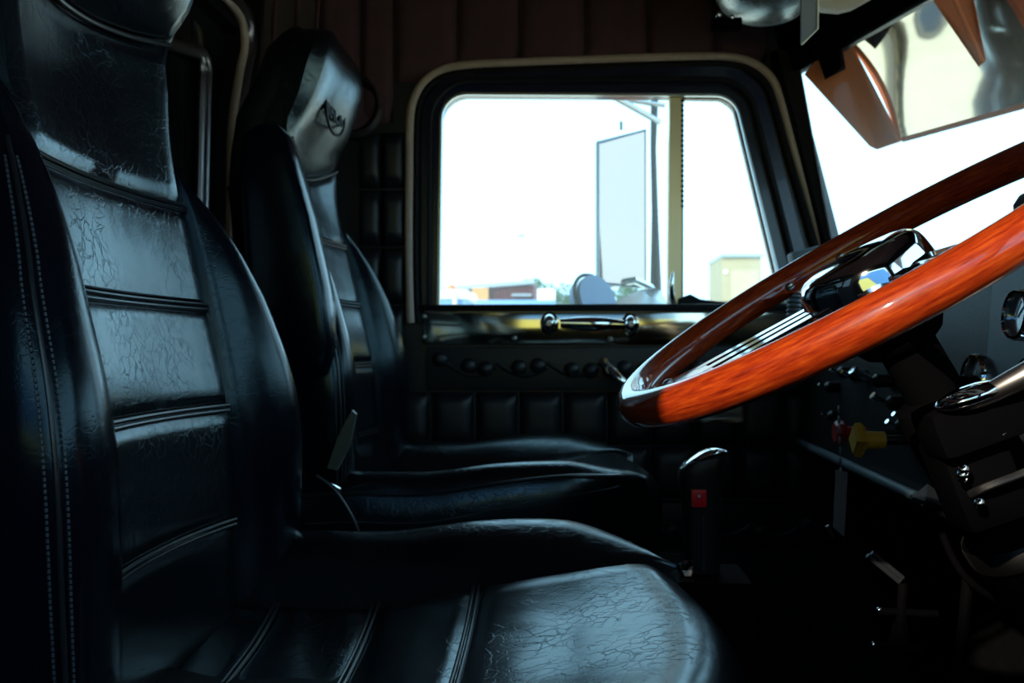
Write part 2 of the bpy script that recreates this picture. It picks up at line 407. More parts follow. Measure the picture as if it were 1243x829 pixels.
sq = pad_mesh('pad', 0.0865, 0.108, 0.016, m=M['quilt'])
for r, (ya, yb) in enumerate(((475, 541), (541, 605))):
    for c in range(-1, 9):
        p = at(523 + 53.4 * c + 26.7, (ya + yb) / 2, YF)
        share(sq, 'pad', door, (p.x, YF, p.z), scale=(1, 1, 1 if r == 0 else 0.97))
# padded strips with raised button tufts
def strip(px0, py0, px1, py1, dep, name, m, parent=door, Y=YF):
    a, b = at(px0, py0, Y), at(px1, py1, Y)
    return MB().box(((a.x + b.x) / 2, Y - dep / 2, (a.z + b.z) / 2), (abs(b.x - a.x), dep, abs(a.z - b.z)), bev=min(0.004, dep / 3)).obj(name, m, parent)
strip(518, 421, 985, 474, 0.012, 'tufted_band', M['quilt'])
strip(518, 607, 985, 664, 0.012, 'tufted_band', M['quilt'])
strip(518, 666, 985, 800, 0.012, 'kick_panel', M['quilt'])
strip(518, 602, 985, 609, 0.020, 'piping', M['piping'])
dome = MB().ell((0, 0, 0), (0.0165, 0.011, 0.0165), 14, 10).obj('button', M['quilt'], door, local=True)
bpts = [(534, 436), (569, 444), (589, 448), (630, 446), (653, 444), (694, 449), (717, 450), (758, 447), (781, 450), (822, 449), (845, 447), (886, 449), (909, 447)]
for i, (bx, byy) in enumerate(bpts):
    p = at(bx, byy, YF - 0.014)
    if i == 0: dome.location = p - wloc(door)
    else: share(dome, 'button', door, p)
for k in range(9):
    p = at(545 + 54 * k, 640 + (6 if k % 2 else 0), YF - 0.014); share(dome, 'button', door, p, scale=(1.1, 1, 1.1))
for k in range(7):                                                     # scrolls that link the buttons
    pts = crom([at(540 + 62 * k, 440, YF - .013), at(560 + 62 * k, 452, YF - .015), at(580 + 62 * k, 456, YF - .014), at(602 + 62 * k, 446, YF - .013)], 4)
    MB().tube(pts, 0.0045, 8).obj('scroll', M['quilt'], door)
    pts = crom([at(540 + 62 * k, 628, YF - .013), at(560 + 62 * k, 645, YF - .015), at(580 + 62 * k, 648, YF - .014), at(602 + 62 * k, 636, YF - .013)], 4)
    MB().tube(pts, 0.0045, 8).obj('scroll', M['quilt'], door)
# polished sill panel under the glass with bolts
sp = strip(514, 376, 965, 418, 0.010, 'sill_panel', M['stainless'])
for bx, byy in ((514, 384), (514, 409), (741, 412), (624, 411)):
    q = at(bx, byy, YF - 0.012); MB().ell(q, (0.006, 0.004, 0.006), 10, 6).obj('bolt', M['dullmetal'], door)
strip(508, 370, 990, 376.5, 0.016, 'glass_seal', M['rubber'])
# chrome ashtray / pull frame low on the door, mostly behind the wheel
a, b = at(806, 488, YF - 0.012), at(902, 512, YF - 0.012)
fo = rloop([(a.x, b.z), (a.x, a.z), (b.x, a.z), (b.x, b.z)], 0.008); fi = rloop([(a.x + .006, b.z + .006), (a.x + .006, a.z - .006), (b.x - .006, a.z - .006), (b.x - .006, b.z + .006)], 0.004)
mbf = MB(); ring_solid(mbf, fo, fi, YF - 0.024, YF - 0.006); mbf.obj('ashtray_frame', M['stainless'], door, smooth=False)
MB().box(((a.x + b.x) / 2, YF - 0.012, (a.z + b.z) / 2), (abs(b.x - a.x) - .01, 0.012, abs(a.z - b.z) - .01), bev=0.003).obj('ashtray_lid', M['dullmetal'], door)

# door handle (thing of its own? it moves with the door: part with sub-parts)
hc = at(715, 394, YF - 0.03)
hnd = MB()
pL, pR = at(680, 392, YF - .040), at(757, 394, YF - .036)
rings = []
for k in range(17):
    t = k / 16; p = pL.lerp(pR, t); w = 0.008 + 0.005 * math.sin(PI * min(t * 1.3, 1)); h = 0.009 + 0.006 * math.sin(PI * t)
    rings.append([p + V(0, math.cos(q * PI / 8) * w * 0.7, math.sin(q * PI / 8) * h) for q in range(16)])
hnd.loft(rings)
handle = hnd.obj('door_handle', M['chrome'], door)
def escut(px, py, rx, rz, depth, name):
    p = at(px, py, YF - 0.012); mb = MB()
    prof = [(0.30, depth), (0.62, depth * 0.85), (0.80, depth * .5), (0.95, depth * .3), (1.0, 0.0)]
    rings = [[p + V(r * rx * math.cos(2 * PI * k / 24), -h, r * rz * math.sin(2 * PI * k / 24)) for k in range(24)] for r, h in prof]
    mb.loft(rings); o = mb.obj(name, M['chrome'], door)
    mb = MB(); mb.lathe([(0.0045, 0.004), (0.006, 0.002), (0.006, -0.004)], p + V(0, -depth, 0), (0, -1, 0), 14).obj('screw', M['dullmetal'], o)
    return o
escut(667, 393, 0.019, 0.024, 0.026, 'escutcheon'); escut(765, 394, 0.018, 0.023, 0.024, 'escutcheon')
# window winder
wc = at(733, 441, YF - 0.016)
MB().lathe([(0.016, 0.0), (0.016, 0.012), (0.010, 0.02), (0.009, 0.03)], wc + V(0.012, 0, -0.012), (0, -1, 0), 18).obj('winder_boss', M['dullmetal'], door)
wp = [at(734, 439, YF - .03), at(741, 448, YF - .04), at(752, 460, YF - .05), at(764, 471, YF - .05)]
MB().tube(crom(wp, 5), [0.006 + 0.0035 * math.sin(PI * i / 15) for i in range(16)], 10).obj('winder_arm', M['chrome'], door)
MB().ell(wp[0] + V(0, -.006, .002), (0.007, 0.007, 0.007), 12, 8).obj('winder_cap', M['brass'], door)

# frame and outer trim
win = empty('window_1', at(720, 372, YF), kind='structure')
go = [xz(530, 373), xz(533.5, 111), xz(893, 113), xz(957, 373)]        # glass opening
gr = [0.008, 0.055, 0.055, 0.008]
mid = [xz(521, 377), xz(524, 99), xz(906, 98), xz(977, 377)]; mr_ = [0.015, 0.085, 0.08, 0.015]
mb = MB(); ring_solid(mb, rloop(wo, wr), rloop(mid, mr_), YF - 0.012, YF + 0.03); mb.obj('frame', M['navy'], win)
mb = MB(); ring_solid(mb, rloop(mid, mr_), rloop(go, gr), YF + 0.008, YF + 0.06); mb.obj('inner_frame', M['navy'], win)
gi = [xz(533, 371.5), xz(536.3, 114), xz(892, 116), xz(953, 371.5)]
mb = MB(); ring_solid(mb, rloop(go, gr), rloop(gi, [0.006, 0.05, 0.05, 0.006]), YF + 0.004, YF + 0.014); mb.obj('bright_edge', M['steel'], win)
ro = [xz(519, 378), xz(521.5, 96), xz(908, 95), xz(980, 378)]; ri = [xz(522, 376), xz(525, 100.5), xz(905, 99.5), xz(975, 376)]
mb = MB(); ring_solid(mb, rloop(ro, [.017, .088, .083, .017]), rloop(ri, [.015, .083, .078, .015]), YF - 0.016, YF + 0.005); mb.obj('seal', M['rubber'], win)
tp = [at(500, 392, YF), at(498.5, 360, YF), at(497.5, 300, YF), at(498, 220, YF), at(499, 150, YF), at(504, 122, YF), at(517, 100, YF), at(540, 86, YF), at(575, 80.5, YF), at(650, 77, YF), at(760, 73, YF), at(850, 70.5, YF), at(890, 72, YF), at(915, 80, YF), at(935, 97, YF), at(946, 122, YF), at(962, 180, YF), at(980, 240, YF), at(997, 300, YF), at(1012, 350, YF), at(1026, 400, YF)]
tp = [p + V(0, -0.010, 0) for p in crom(tp, 5)]
MB().tube(tp, 0.0090, 10).obj('outer_trim', M['tan'], win)
tp2 = []
for i, p in enumerate(tp):
    t = (tp[min(i + 1, len(tp) - 1)] - tp[max(i - 1, 0)]).normalized(); tp2.append(p + V(t.z, 0, -t.x) * 0.014 + V(0, 0.003, 0))
MB().tube(tp2, 0.0085, 8).obj('rubber_channel', M['rubber'], win)
# dark lining to the right of the trim, towards the pillar
MB().prism([at(890, 62, YF), at(960, 60, YF), at(1030, 330, YF), at(1035, 420, YF), at(1010, 420, YF), at(1000, 300, YF), at(945, 105, YF), at(925, 80, YF)], (0, 0.03, 0)).obj('pillar_lining', M['rubber'], wall_far, smooth=False)
# divider and panes
yg = YF + 0.035
d0, d1, d2, d3 = at(811, 373, yg - .012), at(813, 108, yg - .012), at(828, 108, yg - .012), at(827, 373, yg - .012)
MB().prism([d0, d1, d2, d3], (0, 0.03, 0)).obj('divider', M['divider'], win, smooth=False)
beads = MB()
for k in range(22):
    p = at(828.5, 122 + k * 6.1, yg - .014); beads.ell(p, (0.0032, 0.004, 0.0036 + 0.001 * random.random()), 6, 4)
beads.obj('bead_strip', M['rubber'], win)
vo_ = [xz(827, 373, yg), xz(828, 110, yg), xz(893, 112, yg), xz(957, 373, yg)]
vi_ = [xz(829, 366, yg), xz(829.5, 121, yg), xz(887, 122, yg), xz(946, 366, yg)]
mb = MB(); ring_solid(mb, rloop(vo_, [.004, .004, .05, .006]), rloop(vi_, [.003, .008, .034, .004]), yg - .006, yg + .012); mb.obj('vent_frame', M['tan'], win)
p = at(818, 350, yg - .02); MB().tube(crom([at(817, 372, yg - .02), at(815, 350, yg - .03), at(817, 330, yg - .03)], 5), [0.007, .007, .0065, .006, .0055, .005, .005, .0045, .004, .003, .002], 10).obj('vent_latch', M['chrome'], win)
MB().prism([at(822, 372, yg - .02), at(824, 362, yg - .02), at(838, 357, yg - .02), at(850, 363, yg - .02), at(880, 367, yg - .02), at(900, 373, yg - .02)], (0, 0.02, 0)).obj('vent_hinge', M['rubber'], win, smooth=False)
MB().prism([V(x, yg, z) for x, z in rloop([xz(531, 373, yg), xz(534, 110, yg), xz(813, 108, yg), xz(812, 373, yg)], [.006, .055, .003, .003])], (0, 0.005, 0)).obj('pane', M['glass'], win, smooth=False)
MB().prism([V(x, yg, z) for x, z in rloop(vi_, [.003, .008, .034, .004])], (0, 0.005, 0)).obj('pane', M['glass'], win, smooth=False)

# upper lining above the window: padded pleats; side tufting behind the door
for k, (xa, xb) in enumerate(((388, 437), (440, 477), (480, 554), (556, 629), (631, 709), (711, 785), (787, 866), (868, 930))):
    a, b = at(xa, 86 if 480 < xa < 900 else 150, YF), at(xb, -60, YF)
    if xa == 868: a = at(xa, 62, YF)
    z0 = a.z if xa in (388, 440) else (at(600, 82, YF).z if xa != 480 else at(600, 98, YF).z)
    me = pad_mesh('pleat', b.x - a.x, b.z - z0, 0.012, m=M['maroon'])
    share(me, 'pleat', wall_far, ((a.x + b.x) / 2, YF, (b.z + z0) / 2))
MB().prism([at(384, 150, YF), at(384, -60, YF), at(330, -60, YF), at(308, 150, YF)], (0, -0.006, 0)).obj('corner_lining', M['tanliner'], wall_far, smooth=False)
for x in (331, 358, 383):
    MB().tube([at(x + 8, -60, YF - .008), at(x, 60, YF - .008), at(x - 8, 160, YF - .008)], 0.004, 8).obj('seam_cord', M['maroon'], wall_far)
ch = pad_mesh('tuft', (at(492, 0, YF) - at(464, 0, YF)).x, 0.116, 0.022, m=M['quilt'])
for c, xm in enumerate((450, 478)):
    for r in range(5):
        p = at(xm, 160 + 35 + 70 * r, YF); share(ch, 'tuft', wall_far, (p.x, YF, p.z))

# rear opening trim (bright bent frame with a second inner frame)
rw = empty('window_3', (XB, 1.0, 0.0), kind='structure')
tr = crom([atX(284, 330, XB + .01), atX(286, 240, XB + .01), atX(288, 150, XB + .01), atX(297, 85, XB + .01), atX(303, 55, XB + .01), atX(300, 25, XB + .01), atX(288, 5, XB + .01), atX(268, -12, XB + .01), atX(235, -22, XB + .01), atX(100, -70, XB + .01)], 6)
MB().tube(tr, 0.014, 12).obj('frame', M['dullmetal'], rw)
MB().tube([p + V(0, -0.028, -0.012) for p in tr], 0.008, 10).obj('frame_lip', M['tan'], rw)
tr2 = crom([atX(243, 330, XB - .02), atX(246, 200, XB - .02), atX(248, 110, XB - .02), atX(249, 85, XB - .02), atX(245, 68, XB - .02), atX(232, 60, XB - .02), atX(180, 45, XB - .02)], 6)
MB().tube(tr2, 0.013, 12).obj('sliding_frame', M['dullmetal'], rw)
MB().tube([p + V(0.004, -0.022, -0.004) for p in tr2], 0.006, 8).obj('sliding_seal', M['dullmetal'], rw)
MB().box((XB - 0.035, (by0 + by1) / 2, (bz0 + bz1) / 2), (0.006, by1 - by0, bz1 - bz0)).obj('pane', M['darkglass'], rw, smooth=False)
# ------------------------------------------------------------------ seats
ZS = 0.72                                                            # local z = world z + ZS
xc_t = smooth_tab([(-.32, -.345), (-.185, -.350), (-.062, -.358), (.045, -.382), (.152, -.409), (.25, -.438), (.31, -.442), (.36, -.415), (.42, -.392), (.47, -.392), (.50, -.42)])
hw_t = smooth_tab([(-.32, .246), (-.25, .256), (-.15, .268), (-.08, .270), (-.03, .264), (.045, .246), (.115, .217), (.155, .192), (.19, .166), (.215, .152)])
pr_t = smooth_tab([(-.32, .046), (-.15, .060), (-.03, .062), (.06, .056), (.115, .045), (.155, .030), (.19, .014), (.215, .006)])
def xc(z): return interp(xc_t, z) - 0.019
def make_seat(near_flat=1.0, head_seam=.322, head_dip=.028):
    root = empty('truck_seat', (0, 0, 0))
    L = dict(parent=root, local=True)
    HP = 0.150
    # back shell (solid body)
    rings = []
    zs = [-.33, -.25, -.15, -.05, .05, .12, .18, .22, .27, .33, .39, .44, .47, .485, .492]
    for z in zs:
        w = max(interp(hw_t, z), HP) - 0.014 if z < .44 else 0.136 * math.sqrt(max(0.02, 1 - ((z - .40) / .094) ** 2)) ** 0.6
        xf = xc(z) - 0.006; d = 0.090 if z < .25 else 0.074
        if z > .43: d *= max(0.25, 1 - ((z - .43) / .065) ** 2)
        ring = []
        for k in range(28):
            a = 2 * PI * k / 28; c, s = math.cos(a), math.sin(a)
            ring.append(V(xf - d / 2 + d / 2 * math.copysign(abs(c) ** 0.5, c), w * math.copysign(abs(s) ** 0.45, s), z + ZS))
        rings.append(ring)
    MB().loft(rings).obj('back_shell', M['shell'], **L)
    # centre panels of the backrest
    def seamz(k, u):
        z = [-.30, -.183, -.062, .045, .152, head_seam][k]
        if k == 5: z += head_dip * (2 * abs(u - .5)) ** 2 - .65 * head_dip
        elif k < 5: z -= 0.0
        return z
    def dishb(z): return 0.014 + 0.020 * max(0, 1 - abs(z - .28) / .12)
    def backpanel(name, z0f, z1f, puff, top=False):
        nu, nv = 20, 14; v = []; f = []
        for j in range(nv + 1):
            for i in range(nu + 1):
                u, t = i / nu, j / nv
                s = (u * 2 - 1) * HP; z = z0f(u) * (1 - t) + z1f(u) * t
                if top:
                    lim = HP * (1 - max(0, (z - .40) / .094) ** 2.5) ** .5 if z < .493 else .02
                    s = (u * 2 - 1) * min(HP, max(lim, .03))
                eu = min(1, min(u, 1 - u) * 2 * HP / 0.022); et = min(1, min(t, 1 - t) * abs(z1f(u) - z0f(u)) / 0.016)
                e = (1 - (1 - eu) ** 2) ** .5 * (1 - (1 - et) ** 2) ** .5
                x = xc(z) + dishb(z) * (s / HP) ** 2 + puff * e - 0.004
                if top: x += .022 * min(1, t * 4) * (1 - (s / HP) ** 4)
                v.append(V(x, s, z + ZS))
        idx = lambda i, j: j * (nu + 1) + i
        for j in range(nv):
            for i in range(nu): f.append((idx(i, j), idx(i + 1, j), idx(i + 1, j + 1), idx(i, j + 1)))
        loop = [idx(i, 0) for i in range(nu + 1)] + [idx(nu, j) for j in range(1, nv + 1)] + [idx(i, nv) for i in range(nu - 1, -1, -1)] + [idx(0, j) for j in range(nv - 1, 0, -1)]
        k = len(v); v += [v[q] + V(-0.035, 0, 0) for q in loop]; n = len(loop)
        f += [(loop[q], loop[(q + 1) % n], k + (q + 1) % n, k + q) for q in range(n)]; f.append(tuple(range(k, k + n)))
        return make(name, v, f, M['leather'], **L)
    for k in range(5):
        backpanel('back_panel', lambda u, k=k: seamz(k, u), lambda u, k=k: seamz(k + 1, u), 0.009 if k else 0.004)
    backpanel('headrest', lambda u: seamz(5, u), lambda u: .488, 0.012, top=True)
    for k in range(1, 6):
        for dz in ((-.0026, .0026) if k < 5 else (0.0,)):
            pts = [V(xc(seamz(k, u)) + dishb(seamz(k, u)) * (2 * u - 1) ** 2 + 0.0015, (2 * u - 1) * (HP - .009), seamz(k, u) + dz + ZS) for u in [i / 24 for i in range(25)]]
            MB().tube(pts, 0.0020 if k < 5 else .0026, 8).obj('welt', M['piping'], **L)
    # bolsters
    for sgn in (-1, 1):
        rings = []; crest = []; edge = []; stitch1 = []; stitch2 = []
        N = 34
        for j in range(N + 1):
            z = .216 - (.216 + .315) * j / N
            w = interp(hw_t, z) - HP; w = max(w, .003); p = interp(pr_t, z); x0_ = xc(z)
            cs = [(0.0, .006), (.07, .016 + .15 * p), (.2, .012 + .48 * p), (.38, .008 + .78 * p), (.58, .003 + .97 * p), (.76, 1.0 * p), (.89, .90 * p), (.97, .66 * p), (1.0, .30 * p), (1.0, -.02), (.985, -.035), (.95, -.06), (.88, -.08)]
            if j < 2: cs = [(a, b * (.3 + .5 * j) if b > 0 else b) for a, b in cs]
            pts = [V(x0_ + b, sgn * (HP + a * w), z + ZS) for a, b in cs]
            pts = crom(pts, 3)
            rings.append(pts + [V(x0_ - .08, sgn * (HP - .01), z + ZS), V(x0_ - .01, sgn * (HP - .01), z + ZS)])
            edge.append(V(x0_ + .78 * p + .0005, sgn * (HP + .95 * w), z + ZS))
            stitch1.append(V(x0_ + .85 * p + .0012, sgn * (HP + .93 * w), z + ZS)); stitch2.append(V(x0_ + .69 * p, sgn * (HP + .972 * w + .0008), z + ZS))
        MB().loft(rings).obj('bolster', M['leather_side'], **L)
        MB().tube(edge[4:], 0.0019, 8).obj('piping', M['piping'], **L)
        mb = MB()
        for st in (stitch1, stitch2):
            dense = crom(st[5:], 4)
            for q in range(0, len(dense) - 1, 1):
                a, b = dense[q], dense[q + 1]; mb.tube([a.lerp(b, .15), a.lerp(b, .75)], 0.0010, 5)
        mb.obj('stitching', M['stitch'], **L)
    # cushion -------------------------------------------------
    zc_t = smooth_tab([(-.40, -.275), (-.31, -.271), (-.204, -.270), (-.097, -.249), (0, -.231), (.06, -.224), (.09, -.223), (.12, -.231)])
    hwc_t = smooth_tab([(-.40, .270), (-.10, .275), (-.05, .274), (0, .266), (.03, .252), (.06, .226), (.085, .190), (.105, .160), (.115, .151)])
    prc_t = smooth_tab([(-.40, .058), (-.23, .060), (-.1, .052), (0, .036), (.05, .018), (.09, .005), (.115, .001)])
    xs = [-.38, -.31, -.204, -.097]
    def sag(s): return 0.0 if near_flat == 1.0 else -.022 * min(1, max(0, (.03 - s) / .235)) ** 1.5
    HN = HP if near_flat == 1.0 else .205
    pc_, ph_ = (HP - HN) / 2, (HP + HN) / 2
    dish = lambda x, s: -.030 * (1 - ((s - pc_) / ph_) ** 2) * (1 if x < .0 else max(0.25, 1 - x * 6))
    def cpanel(path, name='cushion_panel', puff=.0045):
        nu = 20; nv = len(path) - 1; v = []; f = []
        for j, (x, z, e2) in enumerate(path):
            for i in range(nu + 1):
                u = i / nu; s = pc_ + (2 * u - 1) * ph_
                eu = min(1, min(u, 1 - u) * 2 * ph_ / 0.022); e = (1 - (1 - eu) ** 2) ** .5 * e2
                front = max(0, x - .02)
                xx = x - (0.30 * front) * ((s - pc_) / ph_) ** 2 if x > .02 else x
                v.append(V(xx, s, z + dish(x, s) + sag(s) + puff * e - .003 + ZS))
        idx = lambda i, j: j * (nu + 1) + i
        for j in range(nv):
            for i in range(nu): f.append((idx(i, j), idx(i + 1, j), idx(i + 1, j + 1), idx(i, j + 1)))
        loop = [idx(i, 0) for i in range(nu + 1)] + [idx(nu, j) for j in range(1, nv + 1)] + [idx(i, nv) for i in range(nu - 1, -1, -1)] + [idx(0, j) for j in range(nv - 1, 0, -1)]
        k = len(v); v += [V(min(v[q].x, .10), v[q].y, min(v[q].z, -.25 + ZS) - .05) for q in loop]; n = len(loop)
        f += [(loop[q], loop[(q + 1) % n], k + (q + 1) % n, k + q) for q in range(n)]; f.append(tuple(range(k, k + n)))
        return make(name, v, f, M['leather'], **L)
    for a, b in zip(xs, xs[1:]):
        path = []
        for j in range(11):
            t = j / 10; x = a + (b - a) * t; et = min(1, min(t, 1 - t) * (b - a) / .014)
            path.append((x, interp(zc_t, x), (1 - (1 - et) ** 2) ** .5))
        cpanel(path)
    path = []
    for j in range(15):
        t = j / 14; x = -.097 + .185 * t; et = min(1, t * .185 / .014); path.append((x, interp(zc_t, x), (1 - (1 - et) ** 2) ** .5))
    for j in range(1, 13):
        a = j / 12 * PI * .52; path.append((.088 + .062 * math.sin(a), -.223 - .062 * (1 - math.cos(a)), 1))
    path.append((.148, -.33, 1)); path.append((.142, -.40, 1))
    cpanel(path, 'cushion_front', .008)
    for x in xs[1:]:
        for dx in (-.0026, .0026):
            pts = [V(x + dx, pc_ + (2 * u - 1) * (ph_ - .003), interp(zc_t, x) + dish(x, pc_ + (2 * u - 1) * ph_) + sag(pc_ + (2 * u - 1) * ph_) + .0005 + ZS) for u in [i / 24 for i in range(25)]]
            MB().tube(pts, 0.0020, 8).obj('welt', M['piping'], **L)
    for sgn in (-1, 1):
        rings = []; edge = []; st = []
        N = 36
        for j in range(N + 1):
            x = -.40 + .512 * j / N
            HB = HN if sgn < 0 else HP; w = max(interp(hwc_t, x) - HB, .004); p = interp(prc_t, x) * (near_flat if sgn < 0 else 1.0); z0_ = interp(zc_t, x) + sag(sgn * HB)
            cs = [(0, .001), (.08, .004 + .15 * p), (.25, .004 + .52 * p), (.45, .003 + .84 * p), (.66, 1.0 * p + .001), (.82, .93 * p), (.93, .66 * p - .001), (1.0, .18 * p - .006), (1.0, -.05), (.98, -.10), (.93, -.16)]
            pts = crom([V(x, sgn * (HB + a * w), z0_ + b + ZS) for a, b in cs], 3)
            rings.append(pts + [V(x, sgn * (HB - .02), z0_ - .16 + ZS), V(x, sgn * (HB - .02), z0_ - .012 + ZS)])
            edge.append(V(x, sgn * (HB + .955 * w), z0_ + .56 * p + ZS)); st.append(V(x, sgn * (HB + 1.0 * w + .001), z0_ + .05 * p - .008 + ZS))
        MB().loft(rings).obj('cushion_bolster', M['leather'], **L)
        MB().tube(edge[:-3], 0.0032, 8).obj('piping', M['piping'], **L)
        mb = MB(); dense = crom(st[2:-3], 4)
        for q in range(len(dense) - 1):
            a, b = dense[q], dense[q + 1]; mb.tube([a.lerp(b, .15), a.lerp(b, .75)], 0.0010, 5)
        mb.obj('stitching', M['stitch'], **L)
    # body below cushion, pedestal
    rings = []
    for z, w, xa, xb in ((-.27 - .03, .235, -.39, .085), (-.36, .245, -.39, .12), (-.42, .24, -.38, .12), (-.45, .20, -.34, .08)):
        ring = []
        for k in range(28):
            a = 2 * PI * k / 28; c, s = math.cos(a), math.sin(a)
            ring.append(V((xa + xb) / 2 + (xb - xa) / 2 * math.copysign(abs(c) ** .45, c), w * math.copysign(abs(s) ** .45, s), z + ZS))
        rings.append(ring)
    MB().loft(rings).obj('cushion_base', M['shell'], **L)
    MB().box((-.13, 0, -.52 + ZS), (.36, .34, .14), bev=.01).obj('suspension', M['black'], **L)
    MB().box((-.13, 0, -.655 + ZS), (.44, .40, .13), bev=.012).obj('pedestal', M['black'], **L)
    return root
drv = make_seat(0.10, .322, .012)                                              # its entry-side bolster is sat flat
pas = make_seat(1.0, .280, .036)
drv.location = (0, 0.85, ZF)
tag(drv, 'black leather driver seat with welted panels, nearest the camera behind the steering wheel', 'seat', 'cab seats')
pas.location = (0.004, 1.58, ZF + 0.035)
tag(pas, 'black leather passenger seat with oval emblem on its headrest, beside the far door', 'seat', 'cab seats')

# emblem on the passenger headrest: oval ring and the letters
def head_x(s, z): return .0 + xc(z) + 0.014 * (s / .15) ** 2 + .022 * (1 - (s / .15) ** 4) + .0095
ez = 0.366
ring = [V(head_x(.064 * math.cos(a), ez), .064 * math.cos(a), ez + .036 * math.sin(a) + ZS) for a in [2 * PI * k / 48 for k in range(48)]]
MB().tube(ring, 0.0026, 8, closed=True).obj('emblem_ring', M['shell'], pas, local=True)
cu = bpy.data.curves.new('emblem_lettering', 'FONT'); cu.body = 'MACK'; cu.size = 0.043; cu.extrude = 0.0010; cu.offset = 0.0008; cu.align_x = 'CENTER'; cu.align_y = 'CENTER'
to = bpy.data.objects.new('tmp_text', cu); col.objects.link(to); bpy.context.view_layer.update()
tm = bpy.data.meshes.new_from_object(to.evaluated_get(bpy.context.evaluated_depsgraph_get())); bpy.data.objects.remove(to)
wv = [v.co.copy() for v in tm.vertices]
vv = [V(head_x(v.x, ez) + v.z + .0002, v.x * 1.0, ez + v.y * 1.1 + ZS) for v in wv]
make('emblem_lettering', vv, [list(p.vertices) for p in tm.polygons], M['shell'], pas, local=True, smooth=False)
# folded-up armrest on the near side of the passenger seat
arm = []
for z, xa, xb, w in ((-.085, -.40, -.37, .020), (-.07, -.435, -.340, .03), (-.03, -.448, -.330, .034), (.05, -.452, -.340, .035), (.15, -.458, -.362, .035), (.23, -.462, -.386, .034), (.265, -.458, -.396, .03), (.28, -.44, -.41, .018)):
    rg = []
    for k in range(20):
        a = 2 * PI * k / 20; c, s = math.cos(a), math.sin(a)
        rg.append(V((xa + xb) / 2 + (xb - xa) / 2 * math.copysign(abs(c) ** .28, c), -.262 + w * math.copysign(abs(s) ** .28, s), z + ZS))
    arm.append(rg)
ar = MB().loft(arm).obj('armrest', M['leather_side'], pas, local=True)
MB().lathe([(.03, 0), (.03, .012), (.02, .02)], V(-.43, -.228, -.06 + ZS), (0, 1, 0), 20).obj('armrest_pivot', M['black'], pas, local=True)
MB().prism([at(397, 568, 1.285), at(410, 530, 1.285), at(427, 498, 1.285), at(432, 503, 1.285), at(424, 540, 1.285), at(409, 571, 1.285)], (0, .010, 0)).obj('armrest_bracket', mat('olive_bracket', (.07, .07, .05), .4, noise=.2, nscale=60), pas, smooth=False)

# seat-belt buckles between the seats
b1 = empty('belt_buckle', at(406, 592, 1.27), 'chrome seat belt buckle tip glinting beside the passenger seat cushion', 'belt buckle', 'seat belt buckles')
MB().box(at(406, 592, 1.27), (.018, .012, .009), Matrix.Rotation(.5, 3, 'Y'), bev=.002).obj('tongue', M['chrome'], b1)
MB().tube(crom([at(384, 577, 1.265), at(402, 590, 1.265), at(418, 610, 1.265), at(437, 648, 1.265), at(444, 690, 1.265), at(446, 900, 1.265)], 5), .0018, 8).obj('stalk', M['piping'], b1)
b2 = empty('belt_buckle', at(326, 695, 1.15), 'curved chrome belt loop in the crease behind the driver seat cushion', 'belt buckle', 'seat belt buckles')
MB().tube(crom([at(313, 684, 1.145), at(319, 693, 1.145), at(330, 699, 1.145), at(341, 699, 1.145)], 5), [.003 + .002 * math.sin(PI * i / 15) for i in range(16)], 8).obj('loop', M['chrome'], b2)
MB().tube(crom([at(327, 698, 1.15), at(330, 750, 1.16), at(332, 900, 1.17), at(332, 1130, 1.17)], 4), .010, 8).obj('stalk', M['shell'], b2)

# round speaker ring high on the side lining behind the passenger headrest
spk = empty('round_speaker', at(424, 128, 1.88), 'dark round ringed speaker on the side lining behind the passenger headrest', 'speaker')
pc = at(420, 126, 1.90)
MB().lathe([(.062, 0), (.070, .008), (.068, .022), (.058, .028), (.050, .02), (.047, .006)], pc + V(0, .03, 0), (0.25, -1, 0), 32).obj('ring', M['black'], spk)
MB().lathe([(.050, .012), (.03, .004), (.012, .008), (.004, .012)], pc + V(0, .03, 0), (0.25, -1, 0), 28).obj('cone', M['maroon'], spk)

# ------------------------------------------------------------------ steering wheel
C = V(.24985, .82295, .0665); R_, A_, B_ = .2237, .5417, .0547
UX = V(-math.cos(A_), 0, -math.sin(A_)); NN = V(-math.sin(A_), 0, math.cos(A_))
UY = V(0, 1, 0) * math.cos(B_) + NN * math.sin(B_); NW = UX.cross(UY); NW = NW if NW.z > 0 else -NW
def wp_(r, th, h=0.0): return C + (UX * math.cos(th) + UY * math.sin(th)) * r + NW * h
sw = empty('steering_wheel', C, 'glossy varnished wood steering wheel with chrome spokes and chrome horn hub', 'steering wheel')
nr, nt_ = 144, 28; v = []; f = []
for i in range(nr):
    th = 2 * PI * i / nr; e = UX * math.cos(th) + UY * math.sin(th)
    for k in range(nt_):
        q = 2 * PI * k / nt_
        rr = .0160
        v.append(C + e * (R_ + rr * math.cos(q)) + NW * (rr * 1.0 * math.sin(q)))
for i in range(nr):
    for k in range(nt_): f.append((i * nt_ + k, ((i + 1) % nr) * nt_ + k, ((i + 1) % nr) * nt_ + (k + 1) % nt_, i * nt_ + (k + 1) % nt_))
rim = make('rim', v, f, M['wood'], sw)
uvl = rim.data.uv_layers.new(name='UVMap')
for p in rim.data.polygons:
    ids = list(p.vertices); ii = [x // nt_ for x in ids]; kk = [x % nt_ for x in ids]
    for li, a, b in zip(p.loop_indices, ii, kk):
        if max(ii) - min(ii) > 1 and a == 0: a = nr
        if max(kk) - min(kk) > 1 and b == 0: b = nt_
        uvl.data[li].uv = (a / nr * 14, b / nt_)
